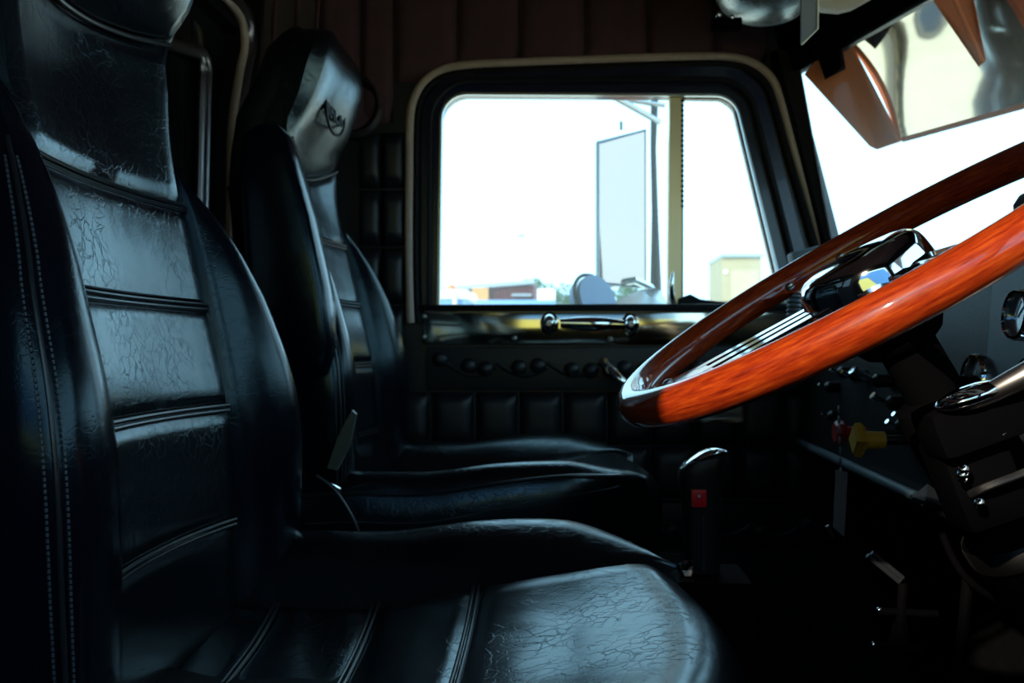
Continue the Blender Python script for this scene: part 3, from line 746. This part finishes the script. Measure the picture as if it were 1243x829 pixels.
for th0 in (0.0, PI / 2 * 1.05, -PI / 2 * 1.05):
    spk_o = None
    e = UX * math.cos(th0) + UY * math.sin(th0); t = NW.cross(e)
    mb = MB()
    plate = [C + e * .152 + t * -.036 + NW * -.0065, C + e * .152 + t * .036 + NW * -.0065, C + e * .2085 + t * .062 + NW * -.004, C + e * .2085 + t * -.062 + NW * -.004]
    mb.prism(plate, NW * .003)
    root_ = mb.obj('spoke', M['chrome'], sw, smooth=False)
    for off in (-.029, 0.0, .029):
        mb = MB(); rings = []
        for j in range(9):
            s = j / 8; r = .045 + (.160 - .045) * s; h = -.008 + .004 * s; o2 = off * (0.85 + .15 * s); w = .0078
            c0 = C + e * r + t * o2 + NW * h
            rings.append([c0 - t * w, c0 - t * w * .92 + NW * .0010, c0 + t * w * .92 + NW * .0010, c0 + t * w, c0 + t * w * .9 - NW * .0012, c0 - t * w * .9 - NW * .0012])
        mb.loft(rings); sb = mb.obj('slat', M['chrome'], None)
        sb.parent = root_; sb.matrix_parent_inverse = Matrix.Translation(-wloc(root_))
    for off in (-.030, .030):
        p = C + e * .188 + t * off + NW * -.0015
        sb = MB().lathe([(.005, 0), (.0048, .002), (.002, .0035)], p, NW, 12).obj('rivet', M['dullmetal'], None)
        sb.parent = root_; sb.matrix_parent_inverse = Matrix.Translation(-wloc(root_))
MB().lathe([(.026, -.075), (.034, -.070), (.040, -.060), (.042, -.050), (.042, -.040)], C, NW, 40).obj('hub', M['matte'], sw)
MB().lathe([(.056, -.046), (.0650, -.042), (.0645, -.036), (.0600, -.016), (.0560, .001), (.0540, .0070), (.0510, .0112), (.0460, .0140), (.038, .0155), (.026, .0166), (.012, .0172), (.001, .0174)], C, NW, 56).obj('horn_button', M['chrome'], sw)
# ------------------------------------------------------------------ column with stalk
colm = empty('steering_column', C - NW * .5, 'black steering column with ribbed shroud and turn signal unit under the wheel', 'steering column')
D = -NW
def cp_(h, dx=0, dy=0, dz=0): return C + D * h + V(dx, dy, dz)
MB().lathe([(.024, .06), (.024, .12), (.036, .125), (.040, .14), (.040, .25), (.046, .256), (.046, .272), (.040, .278), (.037, .40), (.050, .41), (.050, .46), (.032, .47), (.030, .80)], C, D, 32).obj('tube', M['matte'], colm)
MB().lathe([(.0465, .254), (.0475, .258), (.0475, .270), (.0465, .274)], C, D, 32, cap=False).obj('clamp_ring', M['dullmetal'], colm)
# turn signal housing clamped to the column, its chrome lid and lever
hp = at(1190, 478, .70)
Rt = Matrix.Rotation(-.36, 3, 'Y')
MB().box(at(1205, 500, .72), (.105, .05, .038), Rt, bev=.010).obj('signal_housing', M['matte'], colm)
MB().ell(at(1178, 480, .695), (.026, .018, .0075), 20, 12, Rt).obj('signal_lid', M['chrome'], colm)
MB().tube(crom([at(1168, 492, .70), at(1200, 478, .69), at(1243, 456, .68), at(1300, 428, .67)], 5), [.006 + .004 * i / 15 for i in range(16)], 12).obj('signal_lever', M['dullmetal'], colm)
MB().box(at(1180, 575, .74), (.05, .05, .075), Rt, bev=.008).obj('lower_bracket', M['matte'], colm)
MB().tube(crom([at(1178, 600, .71), at(1200, 590, .70), at(1243, 574, .70), at(1280, 558, .70)], 5), .003, 8).obj('bracket_edge', M['dullmetal'], colm)
MB().tube(crom([at(1196, 536, .71), at(1212, 528, .70), at(1228, 515, .70), at(1236, 495, .70)], 5), .0035, 8).obj('hose_clip', M['dullmetal'], colm)
for i, (x, y) in enumerate(((1170, 571), (1168, 578), (1189, 612))):
    MB().ell(at(x, y, .70), (.004, .004, .005), 8, 6).obj('screw', M['chrome'], colm)

# ------------------------------------------------------------------ dashboard
dsh = empty('dashboard', (.55, .9, -.2), 'black dashboard running under the windshield with round gauges and switches', 'dashboard')
prof = [(.475, .02), (.470, .075), (.476, .112), (.495, .130), (.53, .136), (.60, .128), (.95, .12), (.99, .10), (.99, -.24), (.52, -.24), (.462, -.205), (.452, -.180)]
rings = [[V(x, y, z) for x, z in prof] for y in (-.10, .2, .5, .8, 1.0, 1.2, 1.4, 1.6, 1.8, 1.905)]
MB().loft(rings).obj('body', M['dash'], dsh)
MB().tube([V(.447, 1.90, -.180), V(.447, 1.22, -.190)], .0075, 10).obj('lower_rail', M['dashgrey'], dsh)
# grey instrument panel facing the driver
MB().prism([V(.468, 1.055, .085), V(.468, .55, .085), V(.462, .55, -.075), V(.462, 1.04, -.075), V(.463, 1.065, -.03)], (-.008, 0, 0)).obj('instrument_panel', M['dashgrey'], dsh, smooth=False)
def gauge(px, py, X, r):
    p = atX(px, py, X); mb = MB()
    g = MB().lathe([(r, 0), (r, .010), (r * .93, .014), (r * .84, .012), (r * .82, .004)], p, (-1, 0, 0.08), 32).obj('gauge_bezel', M['chrome'], dsh)
    f_ = MB().lathe([(r * .84, .003), (r * .84, .006), (r * .01, .0065)], p, (-1, 0, 0.08), 28).obj('gauge_face', M['gauge'], g)
    n_ = MB().box(p + V(-.008, 0, r * .25), (.0015, .0018, r * .8), Matrix.Rotation(.7, 3, 'X')).obj('needle', M['white'], g, smooth=False)
gauge(1246, 383, .455, .026); gauge(1262, 470, .455, .030); gauge(1300, 392, .455, .026); gauge(1193, 462, .458, .030)
MB().tube([V(.47, .98, .13), V(.50, .90, .155), V(.50, .70, .16), V(.47, .6, .13)], .03, 12).obj('cluster_hood', M['dash'], dsh)
# toggle switches with bright tips on the black centre panel
for i, (x, y, s) in enumerate(((1058, 462, 1.5), (1075, 489, 1.0), (1016, 452, .6), (1030, 456, .6), (1000, 470, .5), (1004, 505, .5), (1094, 508, .6), (1086, 517, .6))):
    p = atX(x, y, .44); t_ = empty('toggle_switch', (0, 0, 0))
    bpy.data.objects.remove(t_)
    b = MB().lathe([(.010, -.03), (.010, -.006), (.007, -.003), (.004, 0)], p, (-1, 0, 0), 14).obj('switch_collar', M['black'], dsh)
    MB().tube([p + V(.004, 0, 0), p + V(-.012 * s, -.002, .006 * s), p + V(-.019 * s, -.003, .011 * s)], [.003, .0035 * s + .001, .0045 * s + .001], 10).obj('switch_tip', M['chrome'], b)
# brake valve knobs
def knob(px, py, Y, m, label, sides, size, ln):
    p = at(px, py, Y); k = empty('brake_knob', p, label, 'knob', 'push pull brake knobs')
    ang0 = PI / 4 if sides == 4 else PI / 8
    def ringp(x, r): return [p + V(x, r * math.cos(2 * PI * q / sides), r * math.sin(2 * PI * q / sides)) for q in range(sides)]
    rg = [ringp(-.006, size * .80), ringp(-.003, size), ringp(.004, size), ringp(.008, size * .8)]
    MB().loft(rg).obj('head', m, k, smooth=False)
    MB().lathe([(size * .62, .006), (size * .52, .012), (size * .50, ln - .004), (size * .50, ln)], p, (1, 0, 0), 20).obj('stem', m, k)
    MB().lathe([(size * .30, ln - .002), (size * .30, ln + .050)], p, (1, 0, 0), 14).obj('shaft', M['black'], k)
knob(1041, 534, 1.20, M['yellow'], 'yellow diamond-headed brake knob under the dashboard', 4, .0215, .032)
knob(1018, 525, 1.32, M['red'], 'red brake knob beside the yellow knob under the dashboard', 8, .0170, .036)
# hanging tag on a chain below the red knob
tg = empty('hanging_tag', at(1020, 610, 1.29), 'narrow grey tag hanging on a chain below the red knob', 'tag')
for k in range(7):
    p = at(1018 + .4 * k, 497 + 12.5 * k, 1.292); MB().ell(p, (.0022, .0022, .0062), 8, 6).obj('chain_link', M['dullmetal'], tg)
MB().prism([at(1015, 571, 1.29), at(1029, 573, 1.29), at(1025, 652, 1.29), at(1012, 640, 1.29)], (0, .003, 0)).obj('tag_strip', M['grey'], tg, smooth=False)
MB().tube([at(1004, 638, 1.29), at(1011, 652, 1.29)], .0025, 8).obj('tag_clip', M['dullmetal'], tg)
# ribbed air hose and pad at the far end of the dash
hs = empty('ribbed_hose', at(966, 400, 1.62), 'grey ribbed hose standing at the far dash end beside the pillar', 'hose')
for k in range(13):
    y = 338 + k * 5.6; p = at(966 - .35 * k, y, 1.60); MB().lathe([(.010, -.0035), (.0130, 0), (.010, .0035)], p, (0.05, 0, 1), 16).obj('rib', M['dashgrey'], hs)
MB().tube([at(968, 318, 1.60), at(961, 460, 1.60)], .0095, 12).obj('core', M['grey'], hs)
MB().box(at(978, 312, 1.60), (.052, .04, .026), Matrix.Rotation(-.25, 3, 'Y'), bev=.006).obj('cap', M['dashgrey'], hs)

# ------------------------------------------------------------------ gear lever on its tower
tw = empty('shift_tower', (.16, 1.15, ZF), 'dark reddish brown gear tower on the floor between the seats', 'console')
MB().loft([[V(.16 + sx * w, 1.15 + sy * w, z) for sx, sy in ((-1, -1), (1, -1), (1, 1), (-1, 1))] for z, w in ((ZF, .085), (-.45, .065), (-.30, .052), (-.268, .050))]).obj('body', mat('tower_oxblood_vinyl', (.012, .0030, .003), .8, spec=.03, noise=.2, nscale=30), tw, smooth=False)
gl = empty('gear_lever', at(852, 690, 1.15), 'black gear lever grip with chrome cap and red square switch', 'gear lever')
rings = []
for py, hwid, cxp, dp in ((694, 20, 853, .016), (660, 21, 852.5, .017), (620, 23, 851.5, .019), (592, 25, 850.5, .021), (574, 27, 850, .023), (564, 27, 851.5, .023), (556, 24, 855, .021)):
    c = at(cxp, py, 1.15); w = hwid / F * 1.15
    sh = 0.0
    rings.append([c + V(w * math.copysign(abs(math.cos(2 * PI * k / 24)) ** .7, math.cos(2 * PI * k / 24)), dp * math.copysign(abs(math.sin(2 * PI * k / 24)) ** .7, math.sin(2 * PI * k / 24)), (.006 if py < 580 else 0) * math.cos(2 * PI * k / 24)) for k in range(24)])
MB().loft(rings).obj('grip', M['black'], gl)
rings = []
for t in range(13):
    s = t / 12; px_ = 824 + 57 * s; py_ = 572 - 24 * math.sin(s * PI * .56) ** .9; c = at(px_, py_, 1.15)
    w = .020 * math.sin(PI * (.12 + .78 * s)) ; h = .0055 * math.sin(PI * (.10 + .82 * s)) + .001
    rings.append([c + V(0, w * math.cos(2 * PI * k / 16), h * math.sin(2 * PI * k / 16)) for k in range(16)])
MB().loft(rings).obj('cap', M['chrome'], gl)
pb = at(848, 604.5, 1.15 - .021)
MB().box(pb, (.0175, .010, .0205), bev=.0015).obj('switch_button', mat('bright_red_switch', (.85, .012, .02), .35, noise=.05, nscale=80), gl)
MB().box(pb + V(0, -.0045, .003), (.0025, .003, .003), bev=.0005).obj('switch_mark', M['white'], gl)
MB().tube([at(854, 626, 1.128), at(854, 692, 1.131)], .0012, 6).obj('grip_seam', M['dullmetal'], gl)
MB().tube([at(853, 680, 1.15), V(.16, 1.15, -.2675)], .011, 16).obj('shaft', M['dullmetal'], gl)
# crumpled foil on the tower edge
random.seed(11)
bm = bmesh.new(); bmesh.ops.create_icosphere(bm, subdivisions=2, radius=1)
fp = V(.1365, 1.106, -.2535)
fv = []
for vtx in bm.verts:
    r = random.uniform(.55, 1.15); fv.append(fp + V(vtx.co.x * .0125 * r, vtx.co.y * .012 * r, vtx.co.z * .012 * r))
bm.verts.index_update(); ff = [[q.index for q in fc.verts] for fc in bm.faces]; bm.free()
tag(make('foil_scrap', fv, ff, M['foil'], None, smooth=False, loc=fp - V(0, 0, .012)), 'small crumpled silver foil scrap on the gear tower by the driver cushion', 'foil')

# ------------------------------------------------------------------ foot well: pedals, rods, cables
pd = empty('pedal_assembly', (.62, 1.0, ZF), 'dark pedal linkage with bright pins in the driver foot well', 'pedals')
def seg(a, b, r, n, m): return MB().tube([a, b], r, 8).obj(n, m, pd)
P = lambda x, y, Y=1.05: at(x, y, Y)
seg(P(1053, 674), P(1092, 706), .003, 'rod', M['dimsteel']); seg(P(1058, 671), P(1096, 702), .003, 'rod', M['dimsteel'])
seg(P(1096, 708), P(1093, 760), .005, 'lever', M['matte']); seg(P(1067, 742), P(1138, 745), .004, 'cross_shaft', M['matte'])
seg(P(1093, 755), P(1090, 1090), .008, 'post', M['matte'])
for x, y, s in ((1096, 702, 1), (1099, 716, .9), (1068, 741, 1.3), (1078, 743, .8), (1133, 744, 1), (1062, 783, 1.4), (1075, 784, 1.1)):
    MB().ell(P(x, y), (.0035 * s, .003, .0032 * s), 10, 6).obj('pin', M['chrome'], pd)
seg(P(1060, 783), P(1120, 790), .006, 'lower_shaft', M['matte'])
MB().box(P(1062, 830), (.07, .10, .012), Matrix.Rotation(-.7, 3, 'Y'), bev=.004).obj('pedal_pad', M['matte'], pd)
MB().box(P(1160, 850), (.07, .09, .012), Matrix.Rotation(-.7, 3, 'Y'), bev=.004).obj('pedal_pad', M['matte'], pd)
seg(P(1160, 850), P(1175, 700), .006, 'pedal_arm', M['matte']); seg(P(1075, 824), P(1090, 760), .006, 'pedal_arm', M['matte'])
dk = empty('deflector_plate', at(1140, 605, .95), 'blue grey bent metal plate under the dashboard beside the column', 'bracket')
MB().prism([at(1107, 603, .95), at(1126, 587, 1.0), at(1172, 622, .98), at(1124, 609, .94)], (0, 0, -.004)).obj('plate', M['dimsteel'], dk, smooth=False)
MB().tube([at(1124, 609, .94), at(1174, 624, .98)], .002, 8).obj('rolled_edge', M['dimsteel'], dk)
cb = crom([at(1124, 612, .96), at(1140, 640, .96), at(1158, 680, .96), at(1180, 708, .96), at(1215, 730, .96), at(1290, 760, .96)], 6)
tag(MB().tube(cb, .0035, 8).obj('cable', M['matte'], None, loc=cb[-1]), 'thin black cable curving below the bent plate', 'cable')
ft = empty('hose_fitting', at(1225, 672, .9), 'brown brass hose fitting on a black hose at the right edge', 'hose fitting')
MB().tube([at(1213, 658, .9), at(1226, 676, .9)], .0075, 8).obj('nut', M['brass'], ft, smooth=False)
MB().tube([at(1222, 670, .9), at(1233, 688, .9)], .0095, 6).obj('collar', M['brass'], ft, smooth=False)
MB().tube(crom([at(1190, 622, .92), at(1205, 646, .9), at(1230, 685, .9), at(1260, 730, .9), at(1290, 800, .9)], 5), .006, 10).obj('hose', M['matte'], ft)

# ------------------------------------------------------------------ roof fittings
rl = empty('roof_lamp', at(922, -20, 1.68), 'grey dome roof lamp above the far window corner', 'lamp')
lc = at(932, -34, 1.66)
MB().lathe([(.100, 0.0), (.102, -.01), (.097, -.04), (.083, -.070), (.056, -.092), (.02, -.100), (.001, -.101)], lc + V(0, 0, .018), (0, 0.12, 1), 36).obj('dome', mat('lamp_shell_grey', (.30, .33, .34), .28, metal=.7, rvar=.08, nscale=15), rl)
MB().lathe([(.103, .0), (.108, .004), (.108, .016), (.103, .020)], lc + V(0, 0, .012), (0, .12, 1), 36).obj('bezel', M['chrome'], rl)
MB().lathe([(.03, .02), (.03, ZC - lc.z - .02)], lc + V(0, 0, .02), (0, 0, 1), 20).obj('stem', M['black'], rl)
for x, y in ((872, 18), (888, 21)):
    MB().ell(at(x, y, 1.60), (.005, .005, .005), 10, 6).obj('screw', M['chrome'], rl)
MB().box(at(882, 30, 1.61), (.05, .02, .02), bev=.004).obj('bracket', M['matte'], rl)
hb = empty('hanging_strap', at(983, -200, 1.25), 'grey plastic strap hanging from the roof in front of the windshield header', 'strap')
MB().prism([at(972, -140, 1.25), at(973, 53, 1.25), at(992, 34, 1.25), at(994, -140, 1.25)], (0, .006, 0)).obj('strip', M['grey'], hb, smooth=False)
MB().tube([at(973, 54, 1.249), at(992.5, 35, 1.249), at(994.5, -140, 1.249)], .0014, 6).obj('edge_trim', M['beige'], hb)
MB().box(V(at(983, 0, 1.25).x, 1.253, ZC - .1), (.03, .012, .22), bev=.003).obj('clip', M['black'], hb)
sv = empty('sun_visor', at(1020, -40, 1.52), 'beige padded sun visor folded up against the windshield header', 'sun visor')
pts = [at(988, -45, 1.50), at(990, 4, 1.50), at(1000, 10, 1.50), at(1021, 12, 1.50), at(1037, 8, 1.50), at(1052, 0, 1.50), at(1100, -28, 1.45), at(1110, -45, 1.45)]
MB().prism(pts, (.0, .02, .0)).obj('pad', M['beige'], sv, smooth=False)
MB().box(at(1040, -50, 1.48), (.16, .02, .02), bev=.004).obj('hinge', M['black'], sv)

# ------------------------------------------------------------------ exterior sun visor over the windscreen
ev = empty('exterior_visor', (.62, 1.4, .58), 'polished metal exterior drop visor with red edges above the windshield', 'visor')
def up_(Y): return V(.515 + .36 * (1.80 - Y), Y, .585)
def lo_(Y): return V(.614 + .45 * (1.80 - Y), Y, .388)
ys = [1.80 - k * .065 for k in range(15)]
rings = []
for Y in ys:
    a, b = up_(Y), lo_(Y); n_ = (b - a).cross(V(-.4, 1, 0)).normalized()
    if n_.x < 0: n_ = -n_
    inner = [a.lerp(b, t) + n_ * .012 * math.sin(PI * t) for t in [i / 8 for i in range(9)]]
    rings.append(inner + [p + n_ * .004 for p in inner[::-1]])
MB().loft(rings).obj('sheet', M['visor'], ev)
MB().prism([at(976, 90, 1.85), at(988, 76, 1.84), up_(1.80) + V(-.005, 0, 0), lo_(1.80) + V(.004, 0, 0), at(1064, 181, 1.84), at(1055, 177, 1.85)], (0.003, .006, 0)).obj('end_gusset', M['redpaint'], ev, smooth=False)
MB().prism([at(988, 55, 1.76), at(1020, 42, 1.76), at(1026, 78, 1.76), at(1000, 91, 1.76)], (0.01, .03, 0)).obj('mount_bracket', M['matte'], ev, smooth=False)
MB().tube([up_(1.80), lo_(1.80)], .0055, 8).obj('end_bead', M['redpaint'], ev)
MB().tube([lo_(1.79), lo_(.95)], .005, 8).obj('lower_bead', M['redpaint'], ev)
g1 = [at(1118, -20, 1.52), at(1178, -20, 1.49), at(1196, 72, 1.49), at(1187, 80, 1.52)]
MB().prism(g1, (.004, .006, .0)).obj('strut', M['redpaint'], ev, smooth=False)
MB().tube([at(1150, -20, 1.485), at(1193, 76, 1.485)], .0035, 8).obj('strut_ridge', M['redpaint'], ev)
# bonnet in front of the windscreen (seen in the visor's reflection)
hd = empty('bonnet', (1.7, .89, -.9), 'red painted truck bonnet ahead of the windshield mirrored in the exterior visor', 'bonnet')
rings = []
for x, w, zt in ((1.06, .62, .02), (1.4, .60, .0), (1.9, .55, -.03), (2.3, .50, -.07), (2.45, .46, -.16)):
    rg = []
    for k in range(17):
        a = PI * k / 16; rg.append(V(x, .89 - w * math.copysign(abs(math.cos(a)) ** .5, math.cos(a)), zt - .28 + .28 * math.sin(a) ** .5))
    rings.append([V(x, .89 - w, -1.2)] + rg + [V(x, .89 + w, -1.2)])
MB().loft(rings).obj('panel', M['redpaint'], hd)

# ------------------------------------------------------------------ outside: mirrors
mr = empty('side_mirror', at(795, 360, 2.22), 'tall rectangular side mirror on a steel arm outside the far window', 'mirror')
ym = 2.20
q = [at(726, 345, ym - .02), at(726, 172, ym - .02), at(783, 157, ym + .05), at(783, 350, ym + .05)]
cen = sum(q, V(0, 0, 0)) / 4; nrm = (q[1] - q[0]).cross(q[3] - q[0]).normalized(); nrm = nrm if nrm.y < 0 else -nrm
def inset(pts, k): return [p + (cen - p).normalized() * k for p in pts]
MB().prism([p - nrm * .002 for p in q], -nrm * .008).obj('housing', M['mirrorback'], mr, smooth=False)
MB().prism(inset(q, .006), nrm * .002).obj('glass', M['mirror'], mr, smooth=False)
MB().tube(q, .0035, 8, closed=True).obj('rim', M['steel'], mr)
MB().tube([at(795, 100, 2.26), at(793, 180, 2.26), at(795, 260, 2.26), at(796, 356, 2.26)], [.010, .007, .008, .014], 12).obj('pole', M['polepaint'], mr)
MB().tube([at(728, 108, 2.10), at(800, 148, 2.26)], .007, 8).obj('upper_arm', M['steel'], mr)
MB().tube([at(738, 118, 2.18), at(806, 128, 2.26)], .006, 8).obj('upper_arm', M['steel'], mr)
MB().tube([at(740, 345, 2.22), at(770, 340, 2.22), at(796, 352, 2.26)], .010, 8).obj('lower_arm', M['chrome'], mr)
MB().prism([at(742, 370, 2.12), at(775, 352, 2.2), at(800, 349, 2.26), at(812, 372, 2.12)], (0, .02, -.01)).obj('foot', M['steel'], mr, smooth=False)
MB().lathe([(.004, 0), (.004, .02)], at(754, 158, 2.22), (0, 0, 1), 8).obj('bolt', M['steel'], mr)
cvm = empty('convex_mirror', at(722, 380, 2.1), 'small arched convex mirror with blue shell below the tall side mirror', 'mirror')
rings = []
pc = at(719, 360, 2.055)
arch = [V(.052 * math.cos(a), 0, .050 * math.sin(a)) for a in [PI * k / 20 for k in range(21)]] + [V(-.052, 0, -.05), V(.052, 0, -.05)]
Rz = Matrix.Rotation(.75, 3, 'Z') @ Matrix.Rotation(-.30, 3, 'X')
MB().prism([pc + V(.012, 0, 0) + Rz @ p for p in arch], Rz @ V(0, .035, 0)).obj('shell', M['mirrorback'], cvm, smooth=False)
MB().prism([pc + Rz @ (p * .90 + V(0, -.003, 0)) for p in arch], Rz @ V(0, .003, 0)).obj('glass', M['convex'], cvm, smooth=False)
MB().tube([pc + Rz @ p for p in arch], .004, 8, closed=True).obj('rim', M['rubber'], cvm)
MB().tube([pc + V(0, .02, -.04), pc + V(.03, .02, -.25)], .008, 8).obj('stem', M['steel'], cvm)

# ------------------------------------------------------------------ outside: yard
GZ = -2.2
struct('ground', MB().add([V(-200, -200, GZ), V(200, -200, GZ), V(200, 200, GZ), V(-200, 200, GZ)], [(0, 1, 2, 3)]), M['ground'])
# corrugated maroon container wall, two stacked
ct = empty('shipping_container', at(590, 420, 24), 'maroon corrugated container in the yard beyond the window', 'container')
a, b = at(538, 352, 24), at(649, 343, 24)
nrib = 26; poly = []
for k in range(nrib * 2 + 1):
    t = k / (nrib * 2); poly.append(V(a.x + (b.x - a.x) * t, 24 + (.0 if (k // 1) % 2 else .08), 0))
rings = [[V(p.x, p.y, GZ) for p in poly] + [V(b.x, 26.4, GZ), V(a.x, 26.4, GZ)], [V(p.x, p.y, a.z * (1 - i / (len(poly) - 1)) + b.z * i / (len(poly) - 1)) for i, p in enumerate(poly)] + [V(b.x, 26.4, b.z), V(a.x, 26.4, a.z)]]
MB().loft(rings).obj('corrugated_side', M['container'], ct, smooth=False)
MB().tube([a + V(0, -.05, 0), b + V(0, -.05, 0)], .06, 6).obj('top_rail', M['steel'], ct)
MB().box(at(583, 357, 23.9), (.42, .1, .32)).obj('ochre_patch', M['rust'], ct, smooth=False)
MB().box(at(633, 358, 23.9), (.50, .1, .05)).obj('pale_stripe', M['steel'], ct, smooth=False)
# white truck cab with beacon
tk = empty('parked_truck', at(550, 424, 13) + V(0, 0, GZ), 'white roofed parked vehicle with orange beacon at the left of the window', 'vehicle')
tk.location = V(at(550, 400, 13).x, 13, GZ)
c0 = at(548, 352, 13)
MB().box((c0.x - .12, 13.6, c0.z - .06), (.72, 1.3, .13), bev=.05).obj('roof', M['white'], tk)
MB().box((c0.x - .12, 13.6, c0.z - .38), (.62, 1.2, .52)).obj('cab_glass', M['bluepaint'], tk, smooth=False)
MB().box((c0.x - .12, 13.6, (c0.z - .6 + GZ + .4) / 2), (.75, 1.4, c0.z - .6 - GZ - .4), bev=.04).obj('body', M['white'], tk)
MB().lathe([(.06, 0), (.06, .05), (.04, .08), (.002, .09)], V(at(547, 350, 13).x, 13.1, c0.z), (0, 0, 1), 16).obj('beacon', M['orange'], tk)
MB().tube([V(c0.x + .06, 12.9, c0.z - .01), V(c0.x + .06, 12.9, c0.z - .6)], .03, 8).obj('snorkel', M['tan'], tk)
for yy in (13.1, 14.1): MB().lathe([(.4, -.12), (.42, 0), (.4, .12)], V(c0.x - .12, yy, GZ + .42), (1, 0, 0), 20).obj('wheel', M['rubber'], tk)
tag(MB().box((at(600, 366, 20).x, 20.2, at(600, 368, 20).z - .9), (2.6, .2, 1.95), bev=.02).obj('blue_fence', M['bluepaint'], None, loc=V(at(600, 366, 20).x, 20.2, GZ)), 'low blue hoarding in front of the maroon container', 'fence')
# trees
def tree(px, py, D_, rad, label):
    top = at(px, py, D_); root = empty('tree', (top.x, D_, GZ), label, 'tree', 'trees beyond the yard')
    cc = top - V(0, 0, rad)
    MB().tube([V(top.x, D_, GZ), V(top.x + .05, D_, (GZ + cc.z) / 2), cc], [.16, .12, .06], 8).obj('trunk', M['bark'], root)
    mb = MB(); rnd = random.Random(px)
    blobs = [(cc + V(rnd.uniform(-.6, .6), rnd.uniform(-.5, .5), rnd.uniform(-.6, .6)) * rad, rad * rnd.uniform(.35, .6)) for _ in range(9)]
    for k in range(900):
        c, r = blobs[k % 9]; d = V(rnd.gauss(0, 1), rnd.gauss(0, 1), rnd.gauss(0, 1)).normalized(); p = c + d * r * rnd.uniform(.6, 1)
        u = V(rnd.gauss(0, 1), rnd.gauss(0, 1), rnd.gauss(0, 1)).normalized(); w = u.orthogonal().normalized(); s = rad * .10
        mb.add([p - u * s, p + w * s * .5, p + u * s, p - w * s * .5], [(0, 1, 2, 3)])
    mb.obj('crown', M['foliage'], root, smooth=False)
tree(663, 334, 38, 1.15, 'round grey green tree just right of the maroon container')
tree(642, 337, 45, .8, 'small tree top showing above the container roof')
tree(695, 345, 42, 1.0, 'hazy tree behind the arched convex mirror')
tree(768, 340, 40, 1.0, 'tree seen between the side mirror and its pole')
tree(536, 345, 40, .9, 'tree at the far left edge of the window')
pw = at(657, 358, 34)
tag(MB().box((pw.x, 34, pw.z - 1.2), (1.0, .6, 2.8), bev=.05).box((pw.x, 34, (GZ + pw.z - 2.6) / 2), (.95, .55, pw.z - 2.6 - GZ), bev=.02).obj('white_van_box', M['white'], None, loc=V(pw.x, 34, GZ)), 'white box body parked under the round tree', 'vehicle')
lp = empty('light_pole', V(at(630, 286, 40).x, 40, GZ), 'thin floodlight pole rising above the container', 'light pole')
h0 = at(630, 286, 40)
MB().tube([V(h0.x, 40, GZ), V(h0.x, 40, h0.z - .05)], .02, 6).obj('pole', M['white'], lp)
MB().box(h0, (.48, .2, .12), bev=.03).obj('lamp_head', M['steel'], lp)
bd = empty('tan_building', V(at(900, 330, 45).x, 47, GZ), 'tan rendered building beyond the quarter window', 'building')
a, b = at(876, 312, 45), at(924, 312, 45)
MB().box(((a.x + b.x) / 2, 47, (a.z + GZ) / 2), (b.x - a.x, 4, a.z - GZ)).obj('wall', M['sand'], bd, smooth=False)
MB().box(((a.x + b.x) / 2, 46.9, a.z + .05), (b.x - a.x + .1, 4.3, .12)).obj('roof', M['steel'], bd, smooth=False)
MB().box(((a.x + b.x) / 2 + .15, 44.98, (a.z + GZ) / 2 + 1.9), (1.3, .06, 1.5)).obj('door_panel', mat('pale_shutter', (.36, .32, .22), .8, noise=.1, nscale=2), bd, smooth=False)
MB().ell(V(at(881, 330, 44.9).x, 44.9, at(881, 330, 44.9).z), (.1, .06, .1), 10, 6).obj('wall_light', M['white'], bd)

# unseen semi-trailer added on the driver's side: it keeps the low sun off the foot well and shows in the chrome
pt = empty('sun_block_trailer', (-3.0, -5.2, GZ), 'tall yellow and blue box trailer added to block the low sun, mirrored in the chrome horn hub', 'trailer')
TT = 2.24
MB().box((-3.0, -5.25, (TT + 1.0) / 2), (9.0, 2.5, TT - 1.0), bev=.03).obj('upper_body', M['bluepaint'], pt)
MB().box((-3.0, -5.25, .05), (9.0, 2.5, 1.9), bev=.02).obj('lower_body', mat('trailer_yellow', (.85, .58, .12), .5, noise=.1, nscale=2), pt)
MB().box((-3.0, -5.25, -1.15), (8.6, 1.2, .35)).obj('chassis', M['matte'], pt, smooth=False)
for wx_ in (-6.4, -5.2, .2):
    for wy in (-4.3, -6.2):
        MB().lathe([(.30, -.14), (.50, -.13), (.52, 0), (.50, .13), (.30, .14)], V(wx_, wy, GZ + .52), (0, 1, 0), 24).obj('wheel', M['rubber'], pt)
for lx in (1.0,):
    for wy in (-4.5, -6.0):
        MB().box((lx, wy, (GZ - 1.0) / 2), (.14, .14, -1.0 - GZ)).obj('landing_leg', M['matte'], pt, smooth=False)
